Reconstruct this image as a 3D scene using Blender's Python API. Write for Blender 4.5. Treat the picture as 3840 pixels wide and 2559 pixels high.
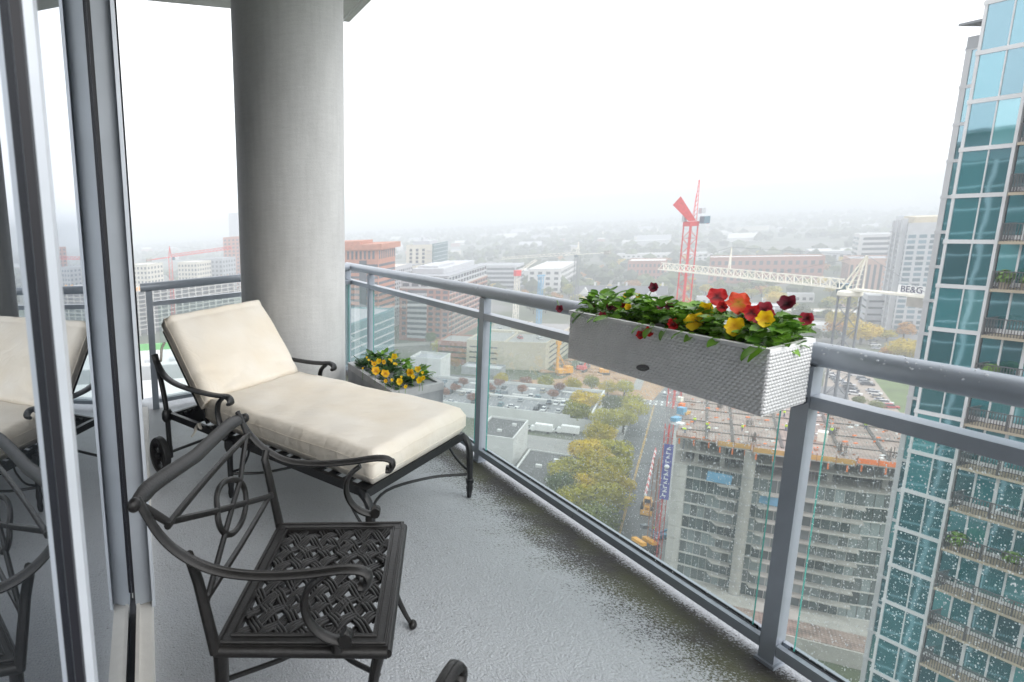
import bpy, bmesh, math, random
import numpy as np
from math import sin, cos, pi, radians as rad
from mathutils import Vector, Matrix

for o in list(bpy.data.objects):
    bpy.data.objects.remove(o)
sc = bpy.context.scene
col = sc.collection
random.seed(7)
rng = np.random.default_rng(11)

# ------------------------------------------------------------------ camera
CAM_Z = 1.5
FOC, PITCH, ROLL, PPX, PPY, YAW = 1.29486195, 0.20092148, -0.05732255, -0.65164584, 0.03905756, -0.03949277
f0 = Vector((0, cos(PITCH), -sin(PITCH))); u0 = Vector((0, sin(PITCH), cos(PITCH))); r0 = Vector((1, 0, 0))
cr, sr = cos(ROLL), sin(ROLL)
Rz = Matrix.Rotation(YAW, 3, 'Z')
c_right = Rz @ (cr * r0 + sr * u0)
c_up = Rz @ (-sr * r0 + cr * u0)
c_fwd = Rz @ f0
cam_d = bpy.data.cameras.new('camera')
cam = bpy.data.objects.new('camera', cam_d)
col.objects.link(cam)
M = Matrix.Identity(4)
for i in range(3):
    M[i][0] = c_right[i]; M[i][1] = c_up[i]; M[i][2] = -c_fwd[i]
M[2][3] = CAM_Z
cam.matrix_world = M
cam_d.sensor_width = 36.0
cam_d.lens = FOC * 18.0
cam_d.shift_x = -PPX * 0.5
cam_d.shift_y = PPY * 0.5
cam_d.clip_start = 0.05
cam_d.clip_end = 30000
cam_d.dof.use_dof = True
cam_d.dof.focus_distance = 3.4
cam_d.dof.aperture_fstop = 5.6
sc.camera = cam

# ------------------------------------------------------------------ world: overcast sky
SUN_EL, SUN_AZ = rad(38), rad(150)
w = bpy.data.worlds.new('World'); sc.world = w; w.use_nodes = True
nt = w.node_tree; nt.nodes.clear()
wo = nt.nodes.new('ShaderNodeOutputWorld'); bg = nt.nodes.new('ShaderNodeBackground')
sky = nt.nodes.new('ShaderNodeTexSky'); sky.sky_type = 'NISHITA'; sky.sun_disc = False
sky.sun_elevation = SUN_EL; sky.sun_rotation = SUN_AZ; sky.air_density = 2.0; sky.dust_density = 6.0
hs = nt.nodes.new('ShaderNodeHueSaturation'); hs.inputs['Saturation'].default_value = 0.12
mx = nt.nodes.new('ShaderNodeMix'); mx.data_type = 'RGBA'; mx.inputs[0].default_value = 0.93
mx.inputs[7].default_value = (12.4, 12.75, 13.2, 1)
nt.links.new(sky.outputs[0], hs.inputs['Color']); nt.links.new(hs.outputs[0], mx.inputs[6])
nt.links.new(mx.outputs[2], bg.inputs[0]); bg.inputs[1].default_value = 0.1
nt.links.new(bg.outputs[0], wo.inputs[0])

sun_d = bpy.data.lights.new('sun', 'SUN'); sun = bpy.data.objects.new('sun', sun_d); col.objects.link(sun)
sun_d.energy = 1.35; sun_d.angle = rad(60); sun_d.color = (1, .97, .93)
sd = Vector((sin(SUN_AZ) * cos(SUN_EL), cos(SUN_AZ) * cos(SUN_EL), sin(SUN_EL)))
sun.rotation_euler = sd.to_track_quat('Z', 'Y').to_euler()

sc.view_settings.view_transform = 'Standard'; sc.view_settings.look = 'None'
sc.view_settings.gamma = 1.0; sc.view_settings.use_curve_mapping = False
sc.view_settings.exposure = 0.60
sc.render.engine = 'CYCLES'
cy = sc.cycles
cy.max_bounces = 10; cy.diffuse_bounces = 4; cy.glossy_bounces = 4; cy.transmission_bounces = 6
cy.transparent_max_bounces = 24; cy.volume_bounces = 3
cy.use_denoising = True
cy.caustics_reflective = False; cy.caustics_refractive = False
cy.sample_clamp_indirect = 8.0

# ------------------------------------------------------------------ helpers
KS = 0.417                                   # the balcony's plan leans: cross edges run at this slope


def W(u, v, z):
    return (u, v + KS * u, z)


def pix(x, y):
    """direction of a photograph pixel (3840 px wide) from the camera, unit horizontal length"""
    d = ((x - 1920) / 1920 - PPX) * c_right - ((y - 1279.5) / 1920 - PPY) * c_up + FOC * c_fwd
    return d / math.hypot(d.x, d.y)


def G(x, y, z=-88.0):
    d = pix(x, y); t = (z - CAM_Z) / d.z
    return Vector((d.x * t, d.y * t, z))


def AD(x, y, D):
    d = pix(x, y)
    return Vector((d.x * D, d.y * D, CAM_Z + d.z * D))


def link(o, parent=None):
    col.objects.link(o)
    if parent is not None:
        o.parent = parent
    return o


def tag(o, label=None, cat=None, group=None, kind=None):
    if label: o['label'] = label
    if cat: o['category'] = cat
    if group: o['group'] = group
    if kind: o['kind'] = kind
    return o


def thing(name, label, cat, loc=(0, 0, 0), group=None):
    o = bpy.data.objects.new(name, None); o.empty_display_size = 0.1
    o.location = loc; link(o)
    return tag(o, label, cat, group)


def base_of(p):
    v = Vector((0, 0, 0))
    while p is not None:
        v += Vector(p.location); p = p.parent
    return v


class MB:
    def __init__(s):
        s.v = []; s.f = []; s.m = []

    def add(s, vs, fs, mi=0):
        n = len(s.v); s.v += [tuple(p) for p in vs]
        for f in fs:
            s.f.append(tuple(i + n for i in f)); s.m.append(mi)
        return s

    def hexa(s, p, mi=0):                      # 4 bottom ccw, 4 top ccw
        return s.add(p, [(3, 2, 1, 0), (4, 5, 6, 7), (0, 1, 5, 4), (1, 2, 6, 5), (2, 3, 7, 6), (3, 0, 4, 7)], mi)

    def box(s, x0, x1, y0, y1, z0, z1, mi=0):
        return s.hexa([(x0, y0, z0), (x1, y0, z0), (x1, y1, z0), (x0, y1, z0), (x0, y0, z1), (x1, y0, z1), (x1, y1, z1), (x0, y1, z1)], mi)

    def bar(s, p, q, w, h, up=(0, 0, 1), mi=0):
        p = Vector(p); q = Vector(q); d = (q - p).normalized(); u = Vector(up)
        x = d.cross(u)
        if x.length < 1e-4: x = d.cross(Vector((1, 0, 0)))
        x.normalize(); u = x.cross(d)
        x *= w / 2; u *= h / 2
        return s.hexa([p - x - u, p + x - u, q + x - u, q - x - u, p - x + u, p + x + u, q + x + u, q - x + u], mi)

    def prism(s, poly, z0, z1, mi=0, top=None):
        n = len(poly); vs = [(p[0], p[1], z0) for p in poly] + [(p[0], p[1], z1) for p in poly]
        s.add(vs, [(i, (i + 1) % n, n + (i + 1) % n, n + i) for i in range(n)], mi)
        s.add(vs, [tuple(range(n - 1, -1, -1))], mi)
        s.add(vs, [tuple(range(n, 2 * n))], mi if top is None else top)
        return s

    def tube(s, pts, r, n=8, sx=1.0, up=(0, 0, 1), cap=True, mi=0):
        """round (or flattened: sx scales the sideways axis) bar along a path"""
        pts = [Vector(p) for p in pts]; k = len(pts)
        rs = r if isinstance(r, (list, tuple)) else [r] * k
        u = Vector(up); rings = []
        for i in range(k):
            d = (pts[min(i + 1, k - 1)] - pts[max(i - 1, 0)])
            d = d.normalized() if d.length > 1e-9 else Vector((0, 0, 1))
            x = d.cross(u)
            if x.length < 1e-3: x = d.cross(Vector((0.3, 1, 0.2)))
            x.normalize(); y = x.cross(d); u2 = y
            rings.append([pts[i] + x * (rs[i] * sx * cos(2 * pi * j / n)) + y * (rs[i] * sin(2 * pi * j / n)) for j in range(n)])
            if abs(d.dot(Vector(up))) > 0.9: u = u2
        vs = [p for rg in rings for p in rg]
        fs = [(i * n + j, i * n + (j + 1) % n, (i + 1) * n + (j + 1) % n, (i + 1) * n + j) for i in range(k - 1) for j in range(n)]
        if cap:
            fs.append(tuple(range(n - 1, -1, -1))); fs.append(tuple((k - 1) * n + j for j in range(n)))
        return s.add(vs, fs, mi)

    def ball(s, c, r, n=8, m=6, sz=1.0, mi=0):
        c = Vector(c); vs = []
        for i in range(m + 1):
            t = pi * i / m
            for j in range(n):
                a = 2 * pi * j / n
                vs.append(c + Vector((r * sin(t) * cos(a), r * sin(t) * sin(a), r * sz * cos(t))))
        fs = [(i * n + j, (i + 1) * n + j, (i + 1) * n + (j + 1) % n, i * n + (j + 1) % n) for i in range(m) for j in range(n)]
        return s.add(vs, fs, mi)

    def build(s, name, mat, parent=None, warp=None, smooth=False, loc=None, fix=True):
        b = base_of(parent) if parent is not None else Vector(loc if loc is not None else (0, 0, 0))
        vs = [Vector(warp(p) if warp else p) - b for p in s.v]
        me = bpy.data.meshes.new(name); me.from_pydata(vs, [], s.f)
        mats = mat if isinstance(mat, (list, tuple)) else [mat]
        for q in mats: me.materials.append(q)
        if len(mats) > 1: me.polygons.foreach_set('material_index', s.m)
        if fix:
            bm = bmesh.new(); bm.from_mesh(me)
            bmesh.ops.remove_doubles(bm, verts=bm.verts, dist=1e-6)
            bmesh.ops.recalc_face_normals(bm, faces=bm.faces); bm.to_mesh(me); bm.free()
        if smooth:
            me.polygons.foreach_set('use_smooth', [True] * len(me.polygons))
            if smooth != 2: me.set_sharp_from_angle(angle=rad(42))
        me.update()
        o = bpy.data.objects.new(name, me)
        if parent is None: o.location = b
        return link(o, parent)


def bez(pts, n=6):
    """smooth a control polyline (Catmull-Rom)"""
    P = [Vector(p) for p in pts]; P = [P[0] * 2 - P[1]] + P + [P[-1] * 2 - P[-2]]
    out = []
    for i in range(1, len(P) - 2):
        for k in range(n):
            t = k / n
            out.append(0.5 * ((2 * P[i]) + (P[i + 1] - P[i - 1]) * t + (2 * P[i - 1] - 5 * P[i] + 4 * P[i + 1] - P[i + 2]) * t * t + (3 * P[i] - P[i - 1] - 3 * P[i + 1] + P[i + 2]) * t ** 3))
    return out + [P[-2]]


def obj_copy(o, parent, loc=None):
    c = o.copy(); col.objects.link(c); c.parent = parent
    if loc is not None: c.location = loc
    return c


# ------------------------------------------------------------------ materials
def newmat(name):
    m = bpy.data.materials.new(name); m.use_nodes = True
    t = m.node_tree; return m, t, t.nodes['Principled BSDF']


def pm(name, c, rough=0.5, metal=0.0, var=0.12, vs=4.0, bump=0.0, bs=60.0, spec=0.5, detail=6.0, c2=None, rv=0.0, sub=None):
    """plain procedural surface: noise in colour, roughness and relief"""
    m, t, b = newmat(name); N = t.nodes; L = t.links
    tc = N.new('ShaderNodeTexCoord')
    n1 = N.new('ShaderNodeTexNoise'); n1.inputs['Scale'].default_value = vs; n1.inputs['Detail'].default_value = detail
    L.new(tc.outputs['Object'], n1.inputs['Vector'])
    r = N.new('ShaderNodeValToRGB')
    if c2 is None:
        a = [max(0, x * (1 - var)) for x in c]; d = [min(1, x * (1 + var)) for x in c]
    else: a, d = c, c2
    r.color_ramp.elements[0].position = 0.3; r.color_ramp.elements[1].position = 0.7
    r.color_ramp.elements[0].color = (*a, 1); r.color_ramp.elements[1].color = (*d, 1)
    L.new(n1.outputs['Fac'], r.inputs[0]); L.new(r.outputs[0], b.inputs['Base Color'])
    b.inputs['Roughness'].default_value = rough; b.inputs['Metallic'].default_value = metal
    b.inputs['Specular IOR Level'].default_value = spec
    if rv:
        mr = N.new('ShaderNodeMapRange'); mr.inputs[3].default_value = rough - rv; mr.inputs[4].default_value = rough + rv
        L.new(n1.outputs['Fac'], mr.inputs[0]); L.new(mr.outputs[0], b.inputs['Roughness'])
    if bump:
        n2 = N.new('ShaderNodeTexNoise'); n2.inputs['Scale'].default_value = bs; n2.inputs['Detail'].default_value = 4
        L.new(tc.outputs['Object'], n2.inputs['Vector'])
        bp = N.new('ShaderNodeBump'); bp.inputs['Strength'].default_value = bump; bp.inputs['Distance'].default_value = 0.01
        L.new(n2.outputs['Fac'], bp.inputs['Height']); L.new(bp.outputs[0], b.inputs['Normal'])
    return m


def node(t, typ, **kw):
    n = t.nodes.new(typ)
    for k, v in kw.items(): setattr(n, k, v)
    return n


def glassmat(name, tint, ior=1.45, mirror=(1, 1, 1), wav=0.0, ws=1.0):
    """thin clear pane: see-through plus a Fresnel mirror"""
    m = bpy.data.materials.new(name); m.use_nodes = True; t = m.node_tree; t.nodes.clear()
    o = t.nodes.new('ShaderNodeOutputMaterial'); mix = t.nodes.new('ShaderNodeMixShader')
    tr = t.nodes.new('ShaderNodeBsdfTransparent'); tr.inputs[0].default_value = (*tint, 1)
    gl = t.nodes.new('ShaderNodeBsdfGlossy'); gl.inputs['Roughness'].default_value = 0.0; gl.inputs['Color'].default_value = (*mirror, 1)
    fr = t.nodes.new('ShaderNodeFresnel'); fr.inputs[0].default_value = ior
    ge = t.nodes.new('ShaderNodeNewGeometry'); k = t.nodes.new('ShaderNodeMath'); k.operation = 'MULTIPLY'
    iv = t.nodes.new('ShaderNodeMath'); iv.operation = 'SUBTRACT'; iv.inputs[0].default_value = 1
    t.links.new(ge.outputs['Backfacing'], iv.inputs[1]); t.links.new(fr.outputs[0], k.inputs[0]); t.links.new(iv.outputs[0], k.inputs[1])
    t.links.new(k.outputs[0], mix.inputs[0]); t.links.new(tr.outputs[0], mix.inputs[1]); t.links.new(gl.outputs[0], mix.inputs[2])
    t.links.new(mix.outputs[0], o.inputs[0])
    return m


def facadeglass(name, c, ior=1.5, wav=0.15, ws=0.35, mirror=(.85, .95, 1), refl=0.0):
    """tinted building glass: dark body and a slightly wavy Fresnel mirror"""
    m = bpy.data.materials.new(name); m.use_nodes = True; t = m.node_tree; t.nodes.clear()
    o = t.nodes.new('ShaderNodeOutputMaterial'); mix = t.nodes.new('ShaderNodeMixShader')
    df = t.nodes.new('ShaderNodeBsdfDiffuse')
    tc = t.nodes.new('ShaderNodeTexCoord'); n1 = t.nodes.new('ShaderNodeTexNoise'); n1.inputs['Scale'].default_value = ws
    n1.inputs['Detail'].default_value = 2
    t.links.new(tc.outputs['Object'], n1.inputs['Vector'])
    oi = t.nodes.new('ShaderNodeObjectInfo'); r = t.nodes.new('ShaderNodeValToRGB')
    r.color_ramp.elements[0].color = (*[x * .55 for x in c], 1); r.color_ramp.elements[1].color = (*[min(1, x * 1.5) for x in c], 1)
    t.links.new(oi.outputs['Random'], r.inputs[0]); t.links.new(r.outputs[0], df.inputs[0])
    gl = t.nodes.new('ShaderNodeBsdfGlossy'); gl.inputs['Roughness'].default_value = 0.03; gl.inputs['Color'].default_value = (*mirror, 1)
    bp = t.nodes.new('ShaderNodeBump'); bp.inputs['Strength'].default_value = wav; bp.inputs['Distance'].default_value = 0.1
    t.links.new(n1.outputs['Fac'], bp.inputs['Height']); t.links.new(bp.outputs[0], gl.inputs['Normal'])
    fr = t.nodes.new('ShaderNodeFresnel'); fr.inputs[0].default_value = ior
    mr = t.nodes.new('ShaderNodeMapRange'); mr.inputs[3].default_value = refl; mr.inputs[4].default_value = 1.0; t.links.new(fr.outputs[0], mr.inputs[0])
    t.links.new(mr.outputs[0], mix.inputs[0]); t.links.new(df.outputs[0], mix.inputs[1]); t.links.new(gl.outputs[0], mix.inputs[2])
    t.links.new(mix.outputs[0], o.inputs[0])
    return m
# ------------------------------------------------------------------ balcony structure
def floor_mat():
    m, t, b = newmat('deck_coating'); N = t.nodes; L = t.links
    tc = N.new('ShaderNodeTexCoord'); O = tc.outputs['Object']
    def noise(s, d=6, r=.55):
        n = N.new('ShaderNodeTexNoise'); n.inputs['Scale'].default_value = s; n.inputs['Detail'].default_value = d; n.inputs['Roughness'].default_value = r
        L.new(O, n.inputs['Vector']); return n.outputs['Fac']
    def math_(op, a, c=None, clamp=False):
        n = N.new('ShaderNodeMath'); n.operation = op; n.use_clamp = clamp
        for i, x in enumerate((a, c)):
            if x is None: continue
            if isinstance(x, (int, float)): n.inputs[i].default_value = x
            else: L.new(x, n.inputs[i])
        return n.outputs[0]
    def ramp(x, p0, p1):
        n = N.new('ShaderNodeMapRange'); n.inputs[1].default_value = p0; n.inputs[2].default_value = p1; L.new(x, n.inputs[0]); return n.outputs[0]
    sep = N.new('ShaderNodeSeparateXYZ'); L.new(O, sep.inputs[0])
    edge = ramp(sep.outputs[0], 1.38, 1.88)                       # towards the gutter
    edge = math_('MULTIPLY', edge, edge)
    edge = math_('MULTIPLY', edge, ramp(sep.outputs[0], 1.97, 1.89))
    big = noise(1.7, 5); mid = noise(9, 6); fine = noise(170, 3, .7); fine2 = noise(85, 4, .65)
    dirt = math_('ADD', math_('MULTIPLY', edge, 0.33), math_('MULTIPLY', math_('SUBTRACT', mid, .5), .20))
    dirt = math_('ADD', dirt, math_('MULTIPLY', math_('SUBTRACT', big, .5), .16))
    speck = math_('ADD', math_('MULTIPLY', fine2, .55), math_('MULTIPLY', fine, .45))
    mask = ramp(math_('ADD', speck, dirt), .59, .70)
    light = ramp(fine, .35, .7)
    c1 = N.new('ShaderNodeMix'); c1.data_type = 'RGBA'; c1.inputs[6].default_value = (.38, .40, .43, 1); c1.inputs[7].default_value = (.60, .62, .65, 1)
    L.new(light, c1.inputs[0])
    cg = N.new('ShaderNodeMix'); cg.data_type = 'RGBA'; cg.inputs[6].default_value = (.035, .03, .027, 1); cg.inputs[7].default_value = (.06, .06, .022, 1)
    L.new(ramp(noise(3.1, 4), .45, .6), cg.inputs[0])
    c2 = N.new('ShaderNodeMix'); c2.data_type = 'RGBA'
    L.new(mask, c2.inputs[0]); L.new(c1.outputs[2], c2.inputs[6]); L.new(cg.outputs[2], c2.inputs[7])
    L.new(c2.outputs[2], b.inputs['Base Color'])
    wet = ramp(math_('ADD', big, math_('MULTIPLY', edge, .25)), .42, .66)
    rg = N.new('ShaderNodeMapRange'); rg.inputs[3].default_value = .58; rg.inputs[4].default_value = .36; L.new(wet, rg.inputs[0])
    L.new(math_('ADD', rg.outputs[0], math_('MULTIPLY', mask, .25)), b.inputs['Roughness'])
    b.inputs['Specular IOR Level'].default_value = .6
    bp = N.new('ShaderNodeBump'); bp.inputs['Strength'].default_value = 1.0; bp.inputs['Distance'].default_value = .008
    L.new(math_('ADD', noise(120, 3, .6), math_('MULTIPLY', noise(38, 2), .5)), bp.inputs['Height']); L.new(bp.outputs[0], b.inputs['Normal'])
    return m


def concrete_mat(name, c=(.62, .62, .615), streak=True):
    m, t, b = newmat(name); N = t.nodes; L = t.links
    tc = N.new('ShaderNodeTexCoord'); O = tc.outputs['Object']
    def tex(scale, s, d=5):
        mp = N.new('ShaderNodeMapping'); mp.inputs['Scale'].default_value = scale; L.new(O, mp.inputs[0])
        n = N.new('ShaderNodeTexNoise'); n.inputs['Scale'].default_value = s; n.inputs['Detail'].default_value = d; L.new(mp.outputs[0], n.inputs['Vector']); return n.outputs['Fac']
    v = tex((1, 1, .1), 32); h = tex((.16, .16, 1), 70); big = tex((1, 1, .5), 2.2); pit = tex((1, 1, 1), 120, 3)
    def mth(op, a, k):
        n = N.new('ShaderNodeMath'); n.operation = op
        if isinstance(a, (int, float)): n.inputs[0].default_value = a
        else: L.new(a, n.inputs[0])
        if isinstance(k, (int, float)): n.inputs[1].default_value = k
        else: L.new(k, n.inputs[1])
        return n.outputs[0]
    s = mth('ADD', mth('ADD', mth('MULTIPLY', v, .16), mth('MULTIPLY', h, .15)), mth('ADD', mth('MULTIPLY', big, .52), mth('MULTIPLY', pit, .17)))
    r = N.new('ShaderNodeValToRGB'); r.color_ramp.elements[0].position = .34; r.color_ramp.elements[1].position = .66
    r.color_ramp.elements[0].color = (*[x * .80 for x in c], 1); r.color_ramp.elements[1].color = (*[min(.85, x * 1.16) for x in c], 1)
    L.new(s, r.inputs[0]); L.new(r.outputs[0], b.inputs['Base Color'])
    b.inputs['Roughness'].default_value = .8
    bp = N.new('ShaderNodeBump'); bp.inputs['Strength'].default_value = .35; bp.inputs['Distance'].default_value = .004
    L.new(mth('ADD', mth('ADD', v, h), pit), bp.inputs['Height']); L.new(bp.outputs[0], b.inputs['Normal'])
    return m


M_floor = floor_mat()
M_conc = concrete_mat('cast_concrete')
M_soffit = concrete_mat('painted_soffit', (.80, .80, .79))
M_rail = pm('grey_powder_coat', (.33, .365, .415), .30, 0.1, var=.06, vs=14, bump=.05, bs=220, rv=.06)
M_frame = pm('grey_window_frame', (.44, .475, .52), .38, .1, var=.05, vs=9, bump=.03, bs=150)
M_flange = pm('pale_aluminium_lip', (.66, .70, .76), .35, .15, var=.05, vs=9)
M_gasket = pm('black_rubber', (.008, .008, .014), .5, var=.2)
M_sill = pm('white_sill_paint', (.76, .74, .70), .45, var=.10, vs=7, bump=.1, bs=40)
M_pane = glassmat('balustrade_glass', (.93, .965, .955))
M_edge = pm('green_glass_edge', (.06, .30, .27), .2, var=.2)


def mirror_glass():
    m = bpy.data.materials.new('door_glass'); m.use_nodes = True; t = m.node_tree; t.nodes.clear()
    o = t.nodes.new('ShaderNodeOutputMaterial'); mix = t.nodes.new('ShaderNodeMixShader')
    df = t.nodes.new('ShaderNodeBsdfDiffuse'); df.inputs[0].default_value = (.03, .035, .04, 1)
    gl = t.nodes.new('ShaderNodeBsdfGlossy'); gl.inputs['Roughness'].default_value = 0.004; gl.inputs['Color'].default_value = (.93, .96, 1, 1)
    fr = t.nodes.new('ShaderNodeFresnel'); fr.inputs[0].default_value = 1.6
    mr = t.nodes.new('ShaderNodeMapRange'); mr.inputs[3].default_value = .5; t.links.new(fr.outputs[0], mr.inputs[0]); t.links.new(mr.outputs[0], mix.inputs[0]); t.links.new(df.outputs[0], mix.inputs[1]); t.links.new(gl.outputs[0], mix.inputs[2])
    t.links.new(mix.outputs[0], o.inputs[0]); return m


M_door = mirror_glass()
VF, VB = 5.82, -.75                      # balcony runs from VB (behind the camera) to VF
b = MB(); b.box(-.3, 2.06, VB, VF, -.24, 0)
tag(b.build('balcony_floor', M_floor, warp=lambda p: W(*p)), kind='structure')
b = MB(); b.box(-.5, 2.06, VB, VF, 3.31, 3.52); b.box(1.985, 2.055, VB, VF - .02, 3.285, 3.312)
tag(b.build('balcony_ceiling', M_soffit, warp=lambda p: W(*p)), kind='structure')

# round column
b = MB(); b.tube([(1.10, 5.02, z) for z in np.linspace(-.05, 3.32, 12)], .39, n=72, up=(0, 1, 0))
tag(b.build('concrete_column', M_conc, smooth=True, loc=(1.10, 5.02, 0)), 'thick round cast concrete column standing behind the chaise longue', 'column')


# ------------------------------------------------------------------ railings
def raindrops(pane, u, v0, v1, z0, z1, n, seed, big=1.0):
    r = np.random.default_rng(seed); b = MB()
    V = r.uniform(v0, v1, n); Z = z0 + (z1 - z0) * r.uniform(0, 1, n) ** .8; S = (.0007 + .0018 * r.power(.45, n)) * big
    side = r.integers(0, 2, n)
    for i in range(n):
        sg = -1 if side[i] else 1; uu = u + sg * .0052; s = S[i]; k = 6; el = 1 + r.uniform(0, .5)
        ring = [(uu, V[i] + s * cos(2 * pi * j / k), Z[i] + el * s * sin(2 * pi * j / k)) for j in range(k)]
        ring2 = [(uu + sg * s * .38, V[i] + .62 * s * cos(2 * pi * j / k), Z[i] + .62 * el * s * sin(2 * pi * j / k)) for j in range(k)]
        b.add(ring + ring2 + [(uu + sg * s * .5, V[i], Z[i])],
              [(j, (j + 1) % k, k + (j + 1) % k, k + j) for j in range(k)] + [(k + j, k + (j + 1) % k, 2 * k) for j in range(k)] + [tuple(range(k))])
    o = b.build('raindrops', M_drop, pane, warp=lambda p: W(*p), smooth=2, fix=False)
    o['kind'] = 'stuff'
    return o


m = bpy.data.materials.new('water_drop'); m.use_nodes = True; t = m.node_tree; t.nodes.clear()
_o = t.nodes.new('ShaderNodeOutputMaterial'); _a = t.nodes.new('ShaderNodeBsdfTransparent'); _b = t.nodes.new('ShaderNodeBsdfTranslucent'); _b.inputs[0].default_value = (.95, .97, 1, 1)
_c = t.nodes.new('ShaderNodeBsdfGlossy'); _c.inputs['Roughness'].default_value = .05; _m = t.nodes.new('ShaderNodeMixShader'); _m.inputs[0].default_value = .72; _n = t.nodes.new('ShaderNodeMixShader'); _n.inputs[0].default_value = .18
t.links.new(_a.outputs[0], _m.inputs[1]); t.links.new(_b.outputs[0], _m.inputs[2]); t.links.new(_m.outputs[0], _n.inputs[1]); t.links.new(_c.outputs[0], _n.inputs[2]); t.links.new(_n.outputs[0], _o.inputs[0]); M_drop = m


def pane_mesh(b, u0, u1, v0, v1, z0, z1):
    b.box(u0, u1, v0, v1, z0, z1)
    # side faces (y min / y max, z max) are the polished green edges
    b.m[-6:] = [1, 1, 1, 0, 1, 0]


UC = 1.947
rt = thing('balcony_railing', 'grey metal and glass railing along the long open side of the balcony', 'railing', W(UC, 2.9, 0))
WP = lambda p: W(*p)
posts = [-.70, .992, 2.905, 4.885, 5.56]
for v in posts:
    b = MB(); b.box(1.92, 1.974, v, v + .054, 0.001, .993)
    po = b.build('post', M_rail, rt, WP)
    b = MB(); b.box(1.912, 1.982, v - .008, v + .062, 0.0008, .012); b.build('base_plate', M_rail, po, WP)
b = MB(); b.tube([(UC, -.74, 1.0265), (UC, 1.5, 1.0265), (UC, 4, 1.0265), (UC, 5.62, 1.0265)], .0345, n=28); b.build('top_rail', M_rail, rt, WP, smooth=True)
for i in range(len(posts) - 1):
    v0, v1 = posts[i] + .054, posts[i + 1]
    b = MB(); b.box(1.921, 1.973, v0 + .0015, v1 - .0015, .868, .906); b.build('mid_rail', M_rail, rt, WP)
    # lower channel: front lip, gasket groove, back lip
    b = MB(); b.hexa([(1.921, v0 + .002, .046), (1.973, v0 + .002, .046), (1.973, v1 - .002, .046), (1.921, v1 - .002, .046),
                      (1.921, v0 + .002, .082), (1.938, v0 + .002, .086), (1.938, v1 - .002, .086), (1.921, v1 - .002, .082)])
    b.box(1.9565, 1.973, v0 + .002, v1 - .002, .06, .086); b.build('bottom_rail', M_rail, rt, WP)
    b = MB(); b.box(1.938, 1.9415, v0 + .03, v1 - .03, .06, .0885); b.box(1.953, 1.9563, v0 + .03, v1 - .03, .06, .0885); b.build('gasket', M_gasket, rt, WP)
    g0, g1 = v0 + (.045 if v1 - v0 > 1 else .01), v1 - (.045 if v1 - v0 > 1 else .01)
    b = MB(); pane_mesh(b, 1.942, 1.952, g0, g1, .066, .8675)
    pn = b.build('pane', [M_pane, M_edge], rt, WP)
    if i in (0, 1, 2):
        raindrops(pn, 1.947, max(g0, .35), g1, .09, .86, (6000, 11000, 6500)[i], 31 + i, (.8, 1.0, 1.1)[i])
# drops lying on the wet handrail
b = MB()
for i in range(420):
    v = random.uniform(.6, 4.8) if i % 3 else random.uniform(.6, 2.4); a = random.uniform(-1.25, .5); s = random.uniform(.0012, .0042)
    b.ball((UC + .0345 * sin(a), v, 1.0265 + .0345 * cos(a)), s, 6, 4, .7)
o = b.build('raindrops', M_drop, rt, WP, smooth=2); o['kind'] = 'stuff'

# short railing across the end
rl = thing('end_railing', 'short grey metal and glass railing behind the chaise longue backrest', 'railing', W(.9, 5.41, 0))
for u in (-.022, 1.15):
    b = MB(); b.box(u, u + .054, 5.385, 5.439, .001, .993); po = b.build('post', M_rail, rl, WP)
b = MB(); b.tube([(-.062, 5.412, 1.0265), (.6, 5.412, 1.0265), (1.9, 5.412, 1.0265)], .0345, n=24); b.build('top_rail', M_rail, rl, WP, smooth=True)
for u0, u1 in ((.032, 1.15), (1.204, 1.918)):
    b = MB(); b.box(u0 + .0015, u1 - .0015, 5.386, 5.438, .868, .906); b.build('mid_rail', M_rail, rl, WP)
    b = MB(); b.box(u0 + .002, u1 - .002, 5.386, 5.402, .052, .085); b.box(u0 + .002, u1 - .002, 5.422, 5.438, .052, .085); b.build('bottom_rail', M_rail, rl, WP)
    b = MB(); b.box(u0 + .04, u1 - .04, 5.407, 5.417, .06, .8675); b.m[-6:] = [1, 1, 0, 1, 0, 1]
    b.build('pane', [M_pane, M_edge], rl, WP)

# ------------------------------------------------------------------ window wall beside the camera
UG = -.14
ww = thing('window_wall', 'reflective glass window wall with grey aluminium frames beside the balcony', 'window wall', W(UG, 2.4, 0))
for v0, v1 in ((-.5, .905), (.945, 2.42), (2.50, 5.58)):
    b = MB(); b.box(UG - .02, UG, v0, v1, .03, 3.31); b.build('pane', M_door, ww, WP)
# near sliding stile (close to the lens)
b = MB(); b.box(UG + .0005, UG + .010, .93, .966, .03, 3.30); st = b.build('stile', M_frame, ww, WP)
b = MB(); b.box(UG + .0005, UG + .012, .905, .9295, .03, 3.30); b.build('gasket', M_gasket, st, WP)
b = MB(); b.box(UG + .0105, UG + .0235, .9255, .966, .03, 3.30); b.build('lip', M_flange, st, WP)
# main stile
b = MB(); b.box(UG + .012, -.063, 2.417, 2.50, .052, 3.305); st = b.build('stile', M_frame, ww, WP)
b = MB(); b.box(UG + .0006, UG + .0115, 2.419, 2.50, .11, 3.305); b.build('gasket', M_gasket, st, WP)
b = MB(); b.box(-.0625, -.051, 2.382, 2.50, .045, 3.305); b.build('lip', M_flange, st, WP)
# corner post at the far end of the wall
b = MB(); b.box(UG - .06, -.118, 5.58, 5.66, .03, 3.305); st = b.build('corner_post', M_frame, ww, WP)
b = MB(); b.box(-.1175, -.1, 5.60, 5.655, .05, 3.305); b.build('gasket', M_gasket, st, WP)
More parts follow.
